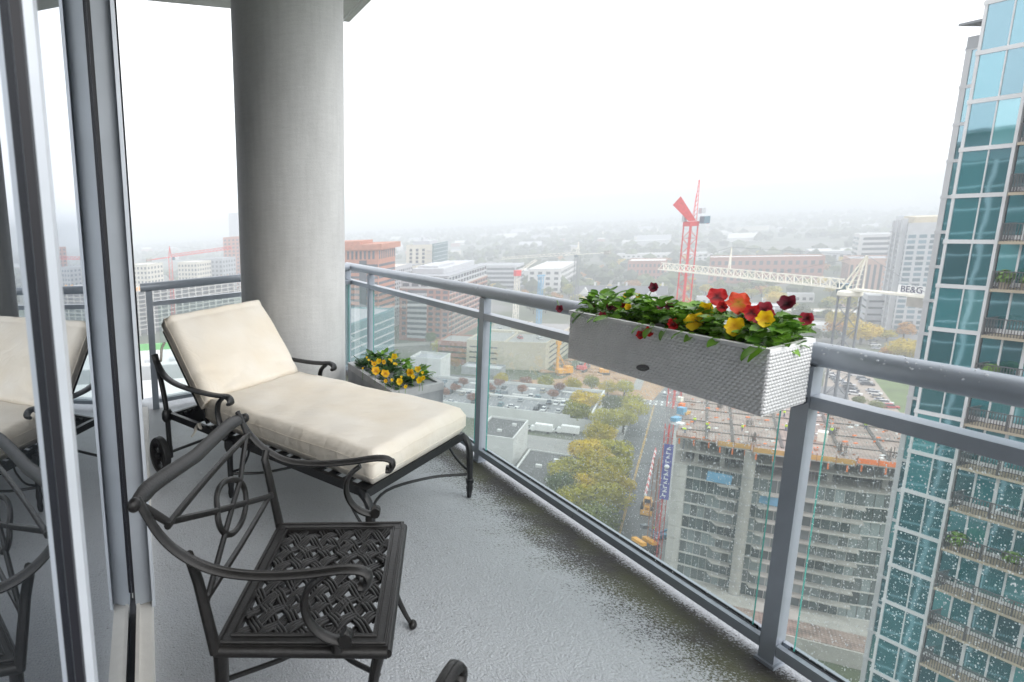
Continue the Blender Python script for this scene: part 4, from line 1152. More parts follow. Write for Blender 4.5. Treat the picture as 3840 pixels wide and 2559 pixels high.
# flat blue sheets added before the glazing stand in for its blue reflections
for aa, b0, b1, k in ((-1.9, 6.0, 10.2, 2), (-2.3, 15, 18, 3)):
    b = MB(); b.bar((*R2(CO, aa, b0), zf[k] + 1.5), (*R2(CO, aa - .2, b1), zf[k] + 1.3), .05, 2.2); b.build('glazing_reflection', M_blue, cb)

# ---- hoist mast with banner on the corner
def lattice(b, p, w_, z0, z1, step, r=.07, brace=.045, mi=0):
    h = w_ / 2; cs = [(p[0] + sx * h, p[1] + sy * h) for sx, sy in ((-1, -1), (1, -1), (1, 1), (-1, 1))]
    for c in cs: b.box(c[0] - r, c[0] + r, c[1] - r, c[1] + r, z0, z1, mi)
    n_ = int((z1 - z0) / step)
    for i in range(n_):
        za, zb = z0 + i * step, z0 + (i + 1) * step
        for j in range(4):
            c, d = cs[j], cs[(j + 1) % 4]
            b.bar((*c, za), (*d, zb), brace, brace, mi=mi) if (i + j) % 2 else b.bar((*d, za), (*c, zb), brace, brace, mi=mi)
            if i % 2 == 0: b.bar((*c, za), (*d, za), brace, brace, mi=mi)
hp = R2(CO, 1.5, -1.5)
ht = thing('builders_hoist', 'red lattice builders hoist with a purple banner up the unfinished corner', 'hoist', (hp[0], hp[1], GZ))
b = MB(); lattice(b, hp, 1.1, GZ, -49, 1.6, .05, .035); b.build('mast', M_redp, ht)
hp2 = R2(CO, 3.5, -2.9); b = MB(); lattice(b, hp2, 1.2, GZ, -58, 1.5, .05, .035); b.build('mast', M_rust, ht)
q0, q1 = R2(CO, -.2, -2.4), R2(CO, -.5, -.0)
b = MB(); b.bar((*Vector(q0).lerp(Vector(q1), .5), -66.5), (*Vector(q0).lerp(Vector(q1), .5), -53.2), 1.7, .06, up=(AX.x, AX.y, 0)); bn = b.build('banner', M_signb, ht)
b = MB()
mid = Vector(R2(CO, -.42, -1.2))
for k in range(12):
    z = -65.6 + k * 1.02; s = [.3, .42, .36][k % 3]
    if k == 7: b.ball((mid.x - .1, mid.y - .1, z), .5, 10, 6, 1.0); continue
    b.bar((mid.x - BX.x * s, mid.y - BX.y * s, z), (mid.x + BX.x * s, mid.y + BX.y * s, z), .05, .22)
    b.bar((mid.x - BX.x * .3, mid.y - BX.y * .3, z), (mid.x - BX.x * .3 * (-1 if k % 2 else 1), mid.y - BX.y * .3 * (-1 if k % 2 else 1), z + .6), .05, .18)
b.build('lettering', M_white, bn)
b = MB(); cc = R2(CO, 2.0, -3.9); b.box(cc[0] - 2.2, cc[0] + 2.2, cc[1] - 1.6, cc[1] + 1.6, -81.5, -79.0); b.build('cabin', M_dark, ht)
b = MB(); b.box(cc[0] - 2.3, cc[0] - 1.1, cc[1] - 1.7, cc[1] + 1.7, -78.98, -78.2); b.box(cc[0] + .3, cc[0] + 1.5, cc[1] - 1.7, cc[1] + 1.7, -78.98, -78.2); b.build('cabin_roof', M_yell, ht)

# ---- loose things on the deck
def crate(p, s, mat, name, label, cat, z=DZ, tilt=0, yaw=.4):
    t = thing(name, label, cat, (p[0], p[1], z))
    b = MB(); b.box(-s[0] / 2, s[0] / 2, -s[1] / 2, s[1] / 2, 0.01, s[2])
    b.box(-s[0] / 2 - .06, s[0] / 2 + .06, -s[1] / 2 - .06, s[1] / 2 + .06, s[2] - .02, s[2] + .1)
    c, n_ = cos(yaw), sin(yaw); b.build('box', mat, t, lambda q: (p[0] + c * q[0] - n_ * q[1], p[1] + n_ * q[0] + c * q[1], z + q[2]))
    b = MB()
    for sx in (-.35, .35): b.box(s[0] * sx - .12, s[0] * sx + .12, -s[1] / 2, s[1] / 2, -.0, .012)
    b.build('skid', M_dark, t, lambda q: (p[0] + c * q[0] - n_ * q[1], p[1] + n_ * q[0] + c * q[1], z + q[2]))
P4 = lambda x, y: G(2350 + x / 1.96, 1400 + y / 1.96, DZ)
crate(P4(403, 300), (1.5, 1.5, 1.6), M_blue, 'portable_toilet', 'blue portable toilet near the left edge of the deck', 'toilet')
crate(P4(362, 352), (2.2, 1.3, .9), M_blue, 'blue_bin', 'pale blue bin lying near the hoist on the deck', 'bin')
crate(P4(392, 378), (1.6, 1.3, .4), M_white, 'white_sheet_pile', 'crumpled white sheeting pile at the deck corner', 'sheeting')
crate(P4(405, 245), (1.4, .9, .7), M_orange, 'orange_crate', 'orange crate at the far left edge of the deck', 'crate')
crate(P4(390, 205), (1.2, 1.1, 1.0), M_whtp, 'white_crate', 'white crate behind the orange crate on the deck', 'crate')
crate(P4(1435, 497), (2.0, 1.5, 2.0), M_whtp, 'cream_generator', 'cream yellow generator box standing on the deck near the post', 'generator', yaw=.7)
crate(P4(440, 300), (2.0, .8, .5), M_ply, 'timber_stack', 'stack of yellow timber beside the blue toilet', 'timber')
crate(P4(350, 400), (1.3, 1.2, .8), M_gray, 'grey_crate', 'grey crate near the front left corner of the deck', 'crate')
b = MB()
for i in range(170):
    q = R2(CO, ru.uniform(-2, 38), ru.uniform(1, 40)); s = ru.uniform(.1, .45)
    b.box(q[0] - s, q[0] + s, q[1] - s * .5, q[1] + s * .5, DZ + .02, DZ + .02 + ru.uniform(.05, .3), int(ru.integers(0, 3)))
o = b.build('deck_clutter', [M_white, M_orange, M_rust]); tag(o, 'scattered offcuts, buckets and bags on the formwork deck', 'clutter', kind='stuff')

# ---- site workers (Skin-modifier figures)
def worker(p, label, yaw=0.0, bend=False, z=DZ):
    t = thing('person', label, 'person', (p[0], p[1], z), 'site workers in hi-vis vests')
    if not bend:
        J = [(0, 0, .95, .15), (0, 0, 1.2, .155), (0, 0, 1.42, .13), (0, 0, 1.54, .065), (0, .02, 1.68, .105),
             (.1, 0, .88, .1), (.12, .03, .48, .075), (.13, 0, .07, .06), (.13, .12, .04, .05), (-.1, 0, .88, .1), (-.12, -.04, .48, .075), (-.15, -.1, .07, .06), (-.15, .02, .04, .05),
             (.2, 0, 1.4, .075), (.27, .04, 1.12, .055), (.24, .22, .95, .045), (-.2, 0, 1.4, .075), (-.28, 0, 1.12, .055), (-.27, .1, .86, .045)]
    else:
        J = [(0, -.1, .85, .15), (0, .12, 1.0, .155), (0, .36, 1.08, .13), (0, .46, 1.1, .065), (0, .58, 1.06, .105),
             (.1, -.1, .8, .1), (.14, .08, .45, .075), (.14, -.05, .07, .06), (.14, .08, .04, .05), (-.1, -.1, .8, .1), (-.14, .02, .45, .075), (-.14, -.12, .07, .06), (-.14, .0, .04, .05),
             (.2, .36, 1.02, .075), (.24, .42, .75, .055), (.16, .5, .48, .045), (-.2, .36, 1.02, .075), (-.24, .42, .75, .055), (-.16, .5, .48, .045)]
    Ed = [(0, 1), (1, 2), (2, 3), (3, 4), (0, 5), (5, 6), (6, 7), (7, 8), (0, 9), (9, 10), (10, 11), (11, 12), (2, 13), (13, 14), (14, 15), (2, 16), (16, 17), (17, 18)]
    me = bpy.data.meshes.new('body'); me.from_pydata([j[:3] for j in J], Ed, [])
    ob = bpy.data.objects.new('body', me); link(ob, t); ob.rotation_euler = (0, 0, yaw)
    md = ob.modifiers.new('skin', 'SKIN')
    for i, j in enumerate(J): me.skin_vertices[0].data[i].radius = (j[3], j[3])
    me.skin_vertices[0].data[0].use_root = True
    ob.modifiers.new('sub', 'SUBSURF').levels = 1; ob.modifiers['sub'].render_levels = 1
    me.materials.append(M_jeans)
    hx, hy, hz_ = J[4][:3]
    c, n_ = cos(yaw), sin(yaw); T_ = lambda q: (p[0] + c * q[0] - n_ * q[1], p[1] + n_ * q[0] + c * q[1], z + q[2])
    b = MB(); pts = [Vector(J[i][:3]) for i in (0, 1, 2)]; b.tube([pts[0] + Vector((0, 0, -.02)), pts[1], pts[2] * .95 + pts[1] * .05, pts[2] + (pts[2] - pts[1]) * .12], [.2, .205, .2, .11], n=12, up=(0, 1, 0), sx=1.15)
    b.tube([J[2][:3], J[13][:3], J[14][:3]], [.1, .1, .075], n=8); b.tube([J[2][:3], J[16][:3], J[17][:3]], [.1, .1, .075], n=8); b.build('vest', M_vest, t, T_, smooth=2)
    b = MB(); b.ball((hx, hy, hz_ + .02), .112, 10, 8, 1.05); b.build('head', M_skin, t, T_, smooth=2)
    b = MB(); b.ball((hx, hy, hz_ + .07), .14, 12, 6, .8); b.tube([(hx, hy, hz_ + .055), (hx, hy, hz_ + .07)], [.18, .17], n=12, up=(0, 1, 0)); b.build('hard_hat', M_hat, t, T_, smooth=2)
worker(P4(847, 428), 'person in bright yellow vest standing alone mid deck with white hard hat', .4)
worker(P4(588, 410), 'person in yellow vest standing behind a bending workmate left of mid deck', 1.8)
worker(P4(600, 428), 'person in yellow vest bending forward over the deck rebar', 2.4, True)
worker(P4(497, 372), 'person in yellow vest standing towards the left of the deck', -.6)
worker(P4(428, 440), 'person in yellow vest crouching near the deck front left corner', .2, True)
worker(P4(1168, 425), 'person in yellow vest beside the big railing post on the deck', 1.2)
worker(P4(1502, 452), 'person in dull vest walking right of the cream generator', 2.6)
worker(P4(1755, 412), 'person in yellow vest standing at the right side of the deck', -.9)
worker(P4(1155, 320), 'person in yellow vest far back under the flower box corner', .9)
worker(G(2350 + 195 / 1.96, 1400 + 1165 / 1.96), 'person in yellow vest standing on the street beside the blue lift', .4, z=GZ + .03)

# ------------------------------------------------------------------ cranes
def truss(b, p, q, w_, h_, n_, r=.09, tri=True, mi=0):
    """triangular lattice boom: two bottom chords, one top chord"""
    p, q = Vector(p), Vector(q); d = (q - p).normalized(); x = d.cross(Vector((0, 0, 1))).normalized() * (w_ / 2); up = x.cross(d).normalized() * -h_
    if up.z < 0: up = -up
    b.bar(p + x, q + x, r * 2, r * 2, mi=mi); b.bar(p - x, q - x, r * 2, r * 2, mi=mi); b.bar(p + up, q + up, r * 2, r * 2, mi=mi)
    for i in range(n_):
        a0, a1 = p.lerp(q, i / n_), p.lerp(q, (i + 1) / n_); m_ = (a0 + a1) / 2
        for s in (x, -x):
            b.bar(a0 + s, m_ + up, r * 1.2, r * 1.2, mi=mi); b.bar(m_ + up, a1 + s, r * 1.2, r * 1.2, mi=mi)
        b.bar(a0 + x, a1 - x, r, r, mi=mi)
def text_mesh(name, s, size, mat, parent, loc, rot):
    cu = bpy.data.curves.new(name, 'FONT'); cu.body = s; cu.size = size; cu.extrude = .01; cu.align_x = 'CENTER'; cu.align_y = 'CENTER'
    to = bpy.data.objects.new(name, cu); col.objects.link(to); dg = bpy.context.evaluated_depsgraph_get(); me = bpy.data.meshes.new_from_object(to.evaluated_get(dg)); bpy.data.objects.remove(to)
    me.materials.clear(); me.materials.append(mat); o = bpy.data.objects.new(name, me); link(o, parent); o.location = Vector(loc) - base_of(parent); o.rotation_euler = rot; return o
# white hammerhead crane behind the unfinished tower
D0 = 240
sl = AD(3190, 1085, D0); mz = sl.z
wc = thing('white_tower_crane', 'white hammerhead tower crane with long lattice jib in front of the grey high rise', 'crane', (sl.x, sl.y, GZ))
b = MB(); lattice(b, sl, 2.9, GZ, mz - 1.6, 3.0, .17, .10); b.build('mast', M_steel, wc)
b = MB(); b.tube([(sl.x, sl.y, mz - 1.9), (sl.x, sl.y, mz - 1.5), (sl.x, sl.y, mz - .6), (sl.x, sl.y, mz - .3)], [2.0, 2.4, 2.4, 1.8], n=16, up=(0, 1, 0)); b.build('slewing_ring', M_whtp, wc)
tip = G(2478, 1010, mz + .3)
jd = Vector((tip.x - sl.x, tip.y - sl.y, 0)); JL = jd.length; jd.normalize()
if JL > 75: JL = 75
b = MB(); truss(b, Vector((sl.x, sl.y, mz)) + jd * 2, Vector((sl.x, sl.y, mz)) + jd * JL + Vector((0, 0, tip.z - mz)), 1.9, 2.3, 26, .15); b.build('jib', M_whtp, wc)
cj = Vector((sl.x, sl.y, mz)) - jd * 19
b = MB(); x = jd.cross(Vector((0, 0, 1))).normalized()
for s in (-1, 1): b.bar(Vector((sl.x, sl.y, mz)) + x * s * .9, cj + x * s * .9, .3, .5)
b.bar(Vector((sl.x, sl.y, mz + .1)) - jd * 2, cj, 1.4, .08); b.build('counter_jib', M_whtp, wc)
b = MB(); b.bar(cj + jd * 4 + Vector((0, 0, -1.2)), cj + Vector((0, 0, -1.2)), 2.0, 2.6); b.build('counterweight', M_slab, wc)
ap = AD(3262, 957, D0 + 0); ap = Vector((sl.x, sl.y, mz)) - jd * 3.0 + Vector((0, 0, ap.z - mz))
b = MB()
for s in (-1, 1):
    b.bar(Vector((sl.x, sl.y, mz)) + jd * 1.8 + x * s * .9, ap + x * s * .15, .26, .26); b.bar(Vector((sl.x, sl.y, mz)) - jd * 2.2 + x * s * .9, ap + x * s * .15, .26, .26)
for k in range(6):
    f_ = (k + .5) / 7; b.bar(Vector((sl.x, sl.y, mz)).lerp(ap, f_) + jd * 1.8 * (1 - f_), Vector((sl.x, sl.y, mz)).lerp(ap, f_ + .1) - jd * 2.2 * (.9 - f_), .12, .12)
b.build('apex_frame', M_whtp, wc)
b = MB(); j1 = Vector((sl.x, sl.y, mz + 2.3)) + jd * JL * .33; pz = Vector((sl.x, sl.y, mz)) + jd * JL * .56
b.bar(ap, j1, .07, .07); b.bar(ap, pz + Vector((0, 0, 9.2)), .07, .07); b.bar(pz + Vector((0, 0, 9.2)), Vector((sl.x, sl.y, mz + 2.4)) + jd * JL * .93, .07, .07); b.bar(ap, cj + Vector((0, 0, .3)), .07, .07); b.build('tie_rods', M_steel, wc)
b = MB(); b.bar(pz + Vector((0, 0, 2.3)) + x * .3, pz + Vector((0, 0, 9.2)), .22, .22); b.bar(pz + Vector((0, 0, 2.3)) - x * .3, pz + Vector((0, 0, 9.2)), .22, .22); b.build('jib_strut', M_whtp, wc)
b = MB(); cq = Vector((sl.x, sl.y, mz - .1)) + jd * 3.2 + x * 1.3; b.box(cq.x - 1, cq.x + 1, cq.y - 1, cq.y + 1, cq.z - 1.2, cq.z + 1.2); b.build('cab', M_winB, wc)
sp_ = cj + jd * 5.2 + Vector((0, 0, 1.1)) + x * (-1.0 if x.y > 0 else 1.0)
b = MB(); b.bar(sp_ - jd * 3.2, sp_ + jd * 3.2, .08, 2.0); sg_ = b.build('sign_board', M_white, wc)
nrm = Vector((-jd.y, jd.x, 0)); nrm = nrm if nrm.dot(Vector((-sl.x, -sl.y, 0))) > 0 else -nrm
rx = Vector((0, 0, 1)).cross(nrm)
Rm = Matrix((rx, Vector((0, 0, 1)), nrm)).transposed().to_euler()
text_mesh('lettering', 'BE&G', 2.1, cmat('sign_navy', (.02, .02, .08)), sg_, sp_ + nrm * .10, Rm)

# red luffing crane
D1 = 350
c0 = AD(2590, 850, D1)
rc = thing('red_luffing_crane', 'red luffing tower crane with steep jib rising above the horizon', 'crane', (c0.x, c0.y, GZ))
b = MB(); lattice(b, c0, 3.3, GZ, -10.5, 3.3, .17, .10); b.build('mast', M_redp, rc)
b = MB(); b.box(c0.x - 1.9, c0.x + 1.9, c0.y - 1.9, c0.y + 1.9, -10.5, -8.6); b.build('slewing_platform', M_redp, rc)
vr = Vector((c_right.x, c_right.y, 0)).normalized(); vf = Vector((c0.x, c0.y, 0)).normalized()
vr = Vector((vf.y, -vf.x, 0))
base = Vector((c0.x, c0.y, -8.4))
b = MB()
for s in (-.55, .55): b.bar(base + vr * (1.2 + s) + vf * .5, base + vr * (1.4 + s * .25) + vf * 9 + Vector((0, 0, 16.5)), .22, .22)
for k in range(9):
    f_ = k / 9.0; q_ = base + vr * 1.3 + vf * (.5 + 8.5 * f_) + Vector((0, 0, 16.5 * f_)); b.bar(q_ - vr * .55 * (1 - .7 * f_), q_ + vr * .55 * (1 - .7 * f_) + Vector((0, 0, 1.5)), .13, .13)
b.bar(base + vr * .2 + vf * 0, base + vr * .9 + vf * 5 + Vector((0, 0, 11)), .14, .14); b.build('jib', M_redp, rc)
b = MB(); e0 = base - vr * 6.6 + Vector((0, 0, 6.8)); e1 = base - vr * 4.2 + Vector((0, 0, 10.2))
b.hexa([base - vr * .9 - vf * 1.2, base + vr * 1.6 - vf * 1.2, base + vr * 1.6 + vf * 1.2, base - vr * .9 + vf * 1.2, e0 - vf * 1.1, e1 - vf * 1.1, e1 + vf * 1.1, e0 + vf * 1.1]); b.build('counter_jib', M_redp, rc)
b = MB(); q_ = base + vr * 4.4 - vf * .4; b.box(q_.x - 1.2, q_.x + 1.2, q_.y - 1.2, q_.y + 1.2, -9.6, -6.7); b.build('cab', M_winB, rc)
b = MB(); b.bar(base - vr * 1.5 + Vector((0, 0, -.3)), base + vr * 5.8 + Vector((0, 0, -1.2)), .6, .4); b.build('platform', M_redp, rc)
b = MB(); q_ = base + vr * 3.2; b.box(q_.x - .8, q_.x + .9, q_.y - .8, q_.y + .8, -5.6, -3.4); q_ = base - vr * 2.3; b.box(q_.x - .6, q_.x + .6, q_.y - .6, q_.y + .6, -8.6, -6); b.build('winch', M_lgray, rc)

# pale far crane and red far crane on the left
def hammerhead(name, label, p, zm, jdir, jl, cl, mat, w_=2.2, ah=8, mast_mat=None):
    t = thing(name, label, 'crane', (p.x, p.y, GZ)); P_ = Vector((p.x, p.y, zm)); jdir = Vector(jdir).normalized(); xx = jdir.cross(Vector((0, 0, 1))).normalized()
    b = MB(); lattice(b, p, w_, GZ, zm - .5, 3.2, .16, .1); b.build('mast', mast_mat or mat, t)
    b = MB(); truss(b, P_ + jdir, P_ + jdir * jl, 1.6, 1.9, 16, .13); b.build('jib', mat, t)
    b = MB()
    for s in (-.8, .8): b.bar(P_ + xx * s, P_ - jdir * cl + xx * s, .3, .45)
    b.build('counter_jib', mat, t)
    b = MB(); b.bar(P_ - jdir * cl, P_ - jdir * (cl - 4), 1.9, 2.8); b.build('counterweight', M_slab, t)
    ap_ = P_ + Vector((0, 0, ah)); b = MB()
    for s in (-.8, .8): b.bar(P_ + xx * s + jdir, ap_, .25, .25); b.bar(P_ + xx * s - jdir, ap_, .25, .25)
    b.build('apex_frame', mat, t)
    b = MB(); b.bar(ap_, P_ + jdir * jl * .6 + Vector((0, 0, 2)), .09, .09); b.bar(ap_, P_ - jdir * cl * .9, .09, .09); b.build('tie_rods', M_steel, t)
    b = MB(); q_ = P_ + jdir * 2 + xx * 1.4; b.box(q_.x - 1, q_.x + 1, q_.y - 1, q_.y + 1, zm - 2.2, zm); b.build('cab', M_winB, t)
p = AD(2167, 955, 600); tp_ = AD(1860, 975, 640)
hammerhead('pale_tower_crane', 'pale cream tower crane far off behind the left of the flower box', p, p.z, (tp_.x - p.x, tp_.y - p.y, tp_.z - p.z), 66, 24, M_whtp, 2.6, 10, M_steel)
p = AD(638, 965, 500); tp_ = AD(850, 928, 520)
hammerhead('red_tower_crane', 'faded red tower crane in the haze left of the column', p, p.z, (tp_.x - p.x, tp_.y - p.y, (tp_.z - p.z) * .6), 52, 19, M_redp, 2.4, 8)
p = AD(1940, 1035, 470)
rcx = thing('small_luffing_crane', 'small red topped crane beside the blue mast behind the handrail', 'crane', (p.x, p.y, GZ))
b = MB(); lattice(b, p, 2.2, GZ, p.z, 3, .15, .09); b.build('mast', M_whtp, rcx)
b = MB(); b.box(p.x - 1.6, p.x + 1.6, p.y - 1.6, p.y + 1.6, p.z, p.z + 3.5); b.build('machinery', M_redp, rcx)
b = MB(); truss(b, p + Vector((1, 0, 2)), p + Vector((11, -2, 9)), 1.2, 1.2, 7, .1); b.build('jib', M_whtp, rcx)
p = AD(2028, 1060, 480); t = thing('blue_mast', 'blue lattice mast standing beside the white block behind the handrail', 'mast', (p.x, p.y, GZ))
b = MB(); lattice(b, p, 2.0, GZ, p.z + 4, 2.5, .16, .1); b.build('lattice_tower', M_blue, t)
b = MB(); b.box(p.x - 2.4, p.x + 2.4, p.y - .5, p.y + .5, p.z + 4, p.z + 4.8); b.build('head', M_blue, t)

# ------------------------------------------------------------------ machines and barrier on the street
def loader(p, ang):
    t = thing('wheel_loader', 'yellow wheel loader standing on the closed street lane', 'loader', (p[0], p[1], GZ)); c, n_ = cos(ang), sin(ang)
    T_ = lambda q: (p[0] + c * q[0] - n_ * q[1], p[1] + n_ * q[0] + c * q[1], GZ + .03 + q[2])
    b = MB(); b.box(-3, .2, -1.1, 1.1, .9, 2.2); b.box(.2, 2.4, -.7, .7, .8, 1.6); b.build('body', M_yell, t, T_)
    b = MB(); b.box(-1.2, .5, -.8, .8, 2.2, 3.4); b.build('cab', M_winD, t, T_); b = MB(); b.box(-1.4, .7, -.9, .9, 3.4, 3.55); b.build('cab_roof', M_yell, t, T_)
    for xx_ in (-2, 1.3):
        for yy in (-1.25, 1.25):
            b = MB(); b.tube([(xx_, yy - .3, .75), (xx_, yy + .3, .75)], .75, n=14); b.build('wheel', M_tyre, t, T_, smooth=True)
    b = MB(); b.bar((1.6, -.6, 1.5), (4, -.6, .7), .3, .35); b.bar((1.6, .6, 1.5), (4, .6, .7), .3, .35); b.build('lift_arm', M_yell, t, T_)
    b = MB(); b.hexa([(3.8, -1.4, .1), (5, -1.4, .1), (5, 1.4, .1), (3.8, 1.4, .1), (3.8, -1.4, 1.2), (4.2, -1.4, 1.2), (4.2, 1.4, 1.2), (3.8, 1.4, 1.2)]); b.build('bucket', M_yell, t, T_)
loader((142.3, 175.5), ANG_A + pi)
bp_, bq_ = Vector((147.7, 183.5)), Vector((180.3, 220.9)); n_ = 18
for k in range(n_):
    x0, x1 = bp_.lerp(bq_, k / n_), bp_.lerp(bq_, (k + .93) / n_)
    t = thing('road_barrier', 'red and white plastic road barrier in the line closing the street lane', 'barrier', (*((x0 + x1) / 2), GZ), 'barriers along the closed lane')
    b = MB(); d_ = (x1 - x0).normalized(); nn_ = Vector((-d_.y, d_.x))
    for (h0, h1, w0, w1) in ((.03, .35, .35, .3), (.35, 1.0, .16, .12)):
        b.hexa([(*(x0 - nn_ * w0), GZ + h0), (*(x0 + nn_ * w0), GZ + h0), (*(x1 + nn_ * w0), GZ + h0), (*(x1 - nn_ * w0), GZ + h0), (*(x0 - nn_ * w1), GZ + h1), (*(x0 + nn_ * w1), GZ + h1), (*(x1 + nn_ * w1), GZ + h1), (*(x1 - nn_ * w1), GZ + h1)])
    b.build('barrier_body', M_redp if k % 2 else M_white, t)
p = (132.6, 158.4)
t = thing('boom_lift', 'blue boom lift parked at the foot of the unfinished tower', 'lift', (p[0], p[1], GZ))
b = MB(); b.box(p[0] - 1.6, p[0] + 1.6, p[1] - 1, p[1] + 1, GZ + .5, GZ + 1.5); b.build('chassis', M_blue, t)
for dx in (-1.2, 1.2):
    for dy in (-1, 1):
        b = MB(); b.tube([(p[0] + dx, p[1] + dy - .15, GZ + .45), (p[0] + dx, p[1] + dy + .15, GZ + .45)], .42, n=12); b.build('wheel', M_tyre, t, smooth=True)
b = MB(); b.bar((p[0] - 1, p[1], GZ + 1.6), (p[0] + 3.5, p[1] - 1.5, GZ + 4), .4, .5); b.bar((p[0] - 1, p[1], GZ + 1.6), (p[0] - 3, p[1] + 1.5, GZ + 3), .3, .4); b.build('boom', M_blue, t)
b = MB(); b.box(p[0] - 4, p[0] - 2.4, p[1] + 1, p[1] + 2.2, GZ + 2.6, GZ + 3.6); b.build('basket', M_steel, t)
# ------------------------------------------------------------------ trees
def foliage_mat(name, c, c2):
    m, t, b = newmat(name); N = t.nodes; L = t.links
    tc = N.new('ShaderNodeTexCoord'); oi = N.new('ShaderNodeObjectInfo')
    n1 = N.new('ShaderNodeTexNoise'); n1.inputs['Scale'].default_value = .55; n1.inputs['Detail'].default_value = 5; L.new(tc.outputs['Object'], n1.inputs['Vector'])
    mx_ = N.new('ShaderNodeMath'); mx_.operation = 'MULTIPLY_ADD'; L.new(oi.outputs['Random'], mx_.inputs[0]); mx_.inputs[1].default_value = .35; L.new(n1.outputs['Fac'], mx_.inputs[2])
    r = N.new('ShaderNodeValToRGB'); r.color_ramp.elements[0].position = .4; r.color_ramp.elements[1].position = .9; r.color_ramp.elements[0].color = (*c, 1); r.color_ramp.elements[1].color = (*c2, 1)
    L.new(mx_.outputs[0], r.inputs[0]); L.new(r.outputs[0], b.inputs['Base Color']); b.inputs['Roughness'].default_value = .7; b.inputs['Specular IOR Level'].default_value = .2
    return m
F_OL = foliage_mat('olive_foliage', (.19, .20, .010), (.50, .44, .03)); F_YE = foliage_mat('yellowing_foliage', (.33, .29, .010), (.70, .50, .03)); F_GR = foliage_mat('green_foliage', (.08, .12, .03), (.20, .23, .05))
F_RD = foliage_mat('rust_foliage', (.20, .08, .055), (.36, .17, .11)); F_DK = foliage_mat('dark_foliage', (.05, .075, .03), (.12, .145, .05)); F_OR = foliage_mat('orange_foliage', (.32, .15, .03), (.52, .27, .05))
M_bark = cmat('bark', (.09, .075, .06), .9, .2, 2)


def crown_mesh(name, mat, seed, n=2600, leaf=.5, clumps=20, spread=.62, flat=.82):
    """unit crown (radius 1, centred at 0): leaf faces spread through clumps"""
    r = np.random.default_rng(seed); cs = []; rs = []
    while len(cs) < clumps:
        p = r.uniform(-1, 1, 3)
        if np.linalg.norm(p) < 1: cs.append(p * spread * np.array([1, 1, flat])); rs.append(r.uniform(.26, .44))
    cs.append(np.zeros(3)); rs.append(.55); cs = np.array(cs); rs = np.array(rs)
    k = r.choice(len(cs), n, p=(rs ** 2) / (rs ** 2).sum()); d = r.normal(size=(n, 3)); d /= np.linalg.norm(d, axis=1, keepdims=True)
    P = cs[k] + d * (rs[k] * r.uniform(.72, 1.05, n))[:, None]
    nrm = d + r.normal(scale=.55, size=(n, 3)); nrm /= np.linalg.norm(nrm, axis=1, keepdims=True)
    a = np.cross(nrm, r.normal(size=(n, 3))); a /= np.linalg.norm(a, axis=1, keepdims=True); b_ = np.cross(nrm, a)
    s = (leaf * r.uniform(.6, 1.3, n))[:, None]; V = np.stack([P - a * s * .5, P - b_ * s * .32, P + a * s * .5, P + b_ * s * .32], 1).reshape(-1, 3)
    me = bpy.data.meshes.new(name); me.from_pydata(V.tolist(), [], np.arange(4 * n).reshape(-1, 4).tolist()); me.materials.append(mat); return me
def trunk_mesh(seed):
    r = random.Random(seed); b = MB(); b.tube([(0, 0, 0), (.02, .01, .25), (0, .02, .5), (.02, 0, .7)], [.04, .032, .026, .012], n=7)
    for k in range(6):
        a = r.uniform(0, 6.28); z = r.uniform(.3, .55); b.tube([(0, 0, z), (.14 * cos(a), .14 * sin(a), z + .14), (.26 * cos(a), .26 * sin(a), z + .3)], [.018, .012, .005], n=5)
    me = bpy.data.meshes.new('trunk'); me.from_pydata(b.v, [], b.f); me.materials.append(M_bark); return me
TRK = [trunk_mesh(i) for i in range(3)]
CRW = {}
def crown(mat, k, big):
    key = (mat.name, k, big)
    if key not in CRW: CRW[key] = crown_mesh('crown', mat, hash(k) % 97 + 3 * k + (50 if big else 0), 5200 if big else 620, .105 if big else .21, 34 if big else 12)
    return CRW[key]
def tree(p, R_, h, mat, label, group=None, k=0, big=False, z0=GZ, crz=None):
    """R_: crown radius; h: total height"""
    t = thing('tree', label, 'tree', (p[0], p[1], z0), group)
    cr_ = bpy.data.objects.new('crown', crown(mat, k, big)); link(cr_, t); ch = min(R_ * .95, h * .46); cr_.location = (0, 0, h - ch); cr_.scale = (R_, R_, ch); cr_.rotation_euler = (0, 0, k * 1.7 + p[0] * .3)
    tk = bpy.data.objects.new('trunk', TRK[k % 3]); link(tk, t); tk.scale = (h, h, h)
    return t
Z7 = lambda x, y: (1600 + x / 1.742, 1200 + y / 1.742)
Z5 = lambda x, y: (1250 + x / 1.81, 700 + y / 1.81)
Z6 = lambda x, y: (2300 + x / 1.81, 600 + y / 1.81)
near = [(1040, 520, 6.3, F_YE, 'broad yellow green street tree at the corner of the parking deck'), (985, 600, 4.8, F_OL, 'rounded olive street tree overhanging the white deck wall'), (1345, 555, 5.7, F_OL, 'tall olive green street tree beside the crosswalk'),
        (1205, 560, 3.6, F_DK, 'small dark green street tree between two olive ones'), (1178, 645, 5.2, F_OL, 'olive street tree beside the white truck end'), (1130, 745, 4.4, F_YE, 'yellowish street tree just below the truck alley'),
        (1050, 850, 6.0, F_YE, 'golden green street tree over the tan yard edge'), (1222, 860, 5.6, F_OL, 'olive green street tree leaning towards the road line'), (950, 985, 5.8, F_OL, 'olive street tree beside the dark shed roof vents'),
        (1110, 1010, 6.4, F_YE, 'wide yellow green street tree mid way down the road'), (885, 1090, 4.4, F_GR, 'green street tree at the dark shed corner'), (1035, 1170, 6.0, F_OL, 'olive street tree low through the glass pane'),
        (1175, 1150, 5.4, F_OL, 'olive street tree close to the yellow road line'), (1105, 1300, 5.2, F_GR, 'green street tree lowest behind the bottom rail')]
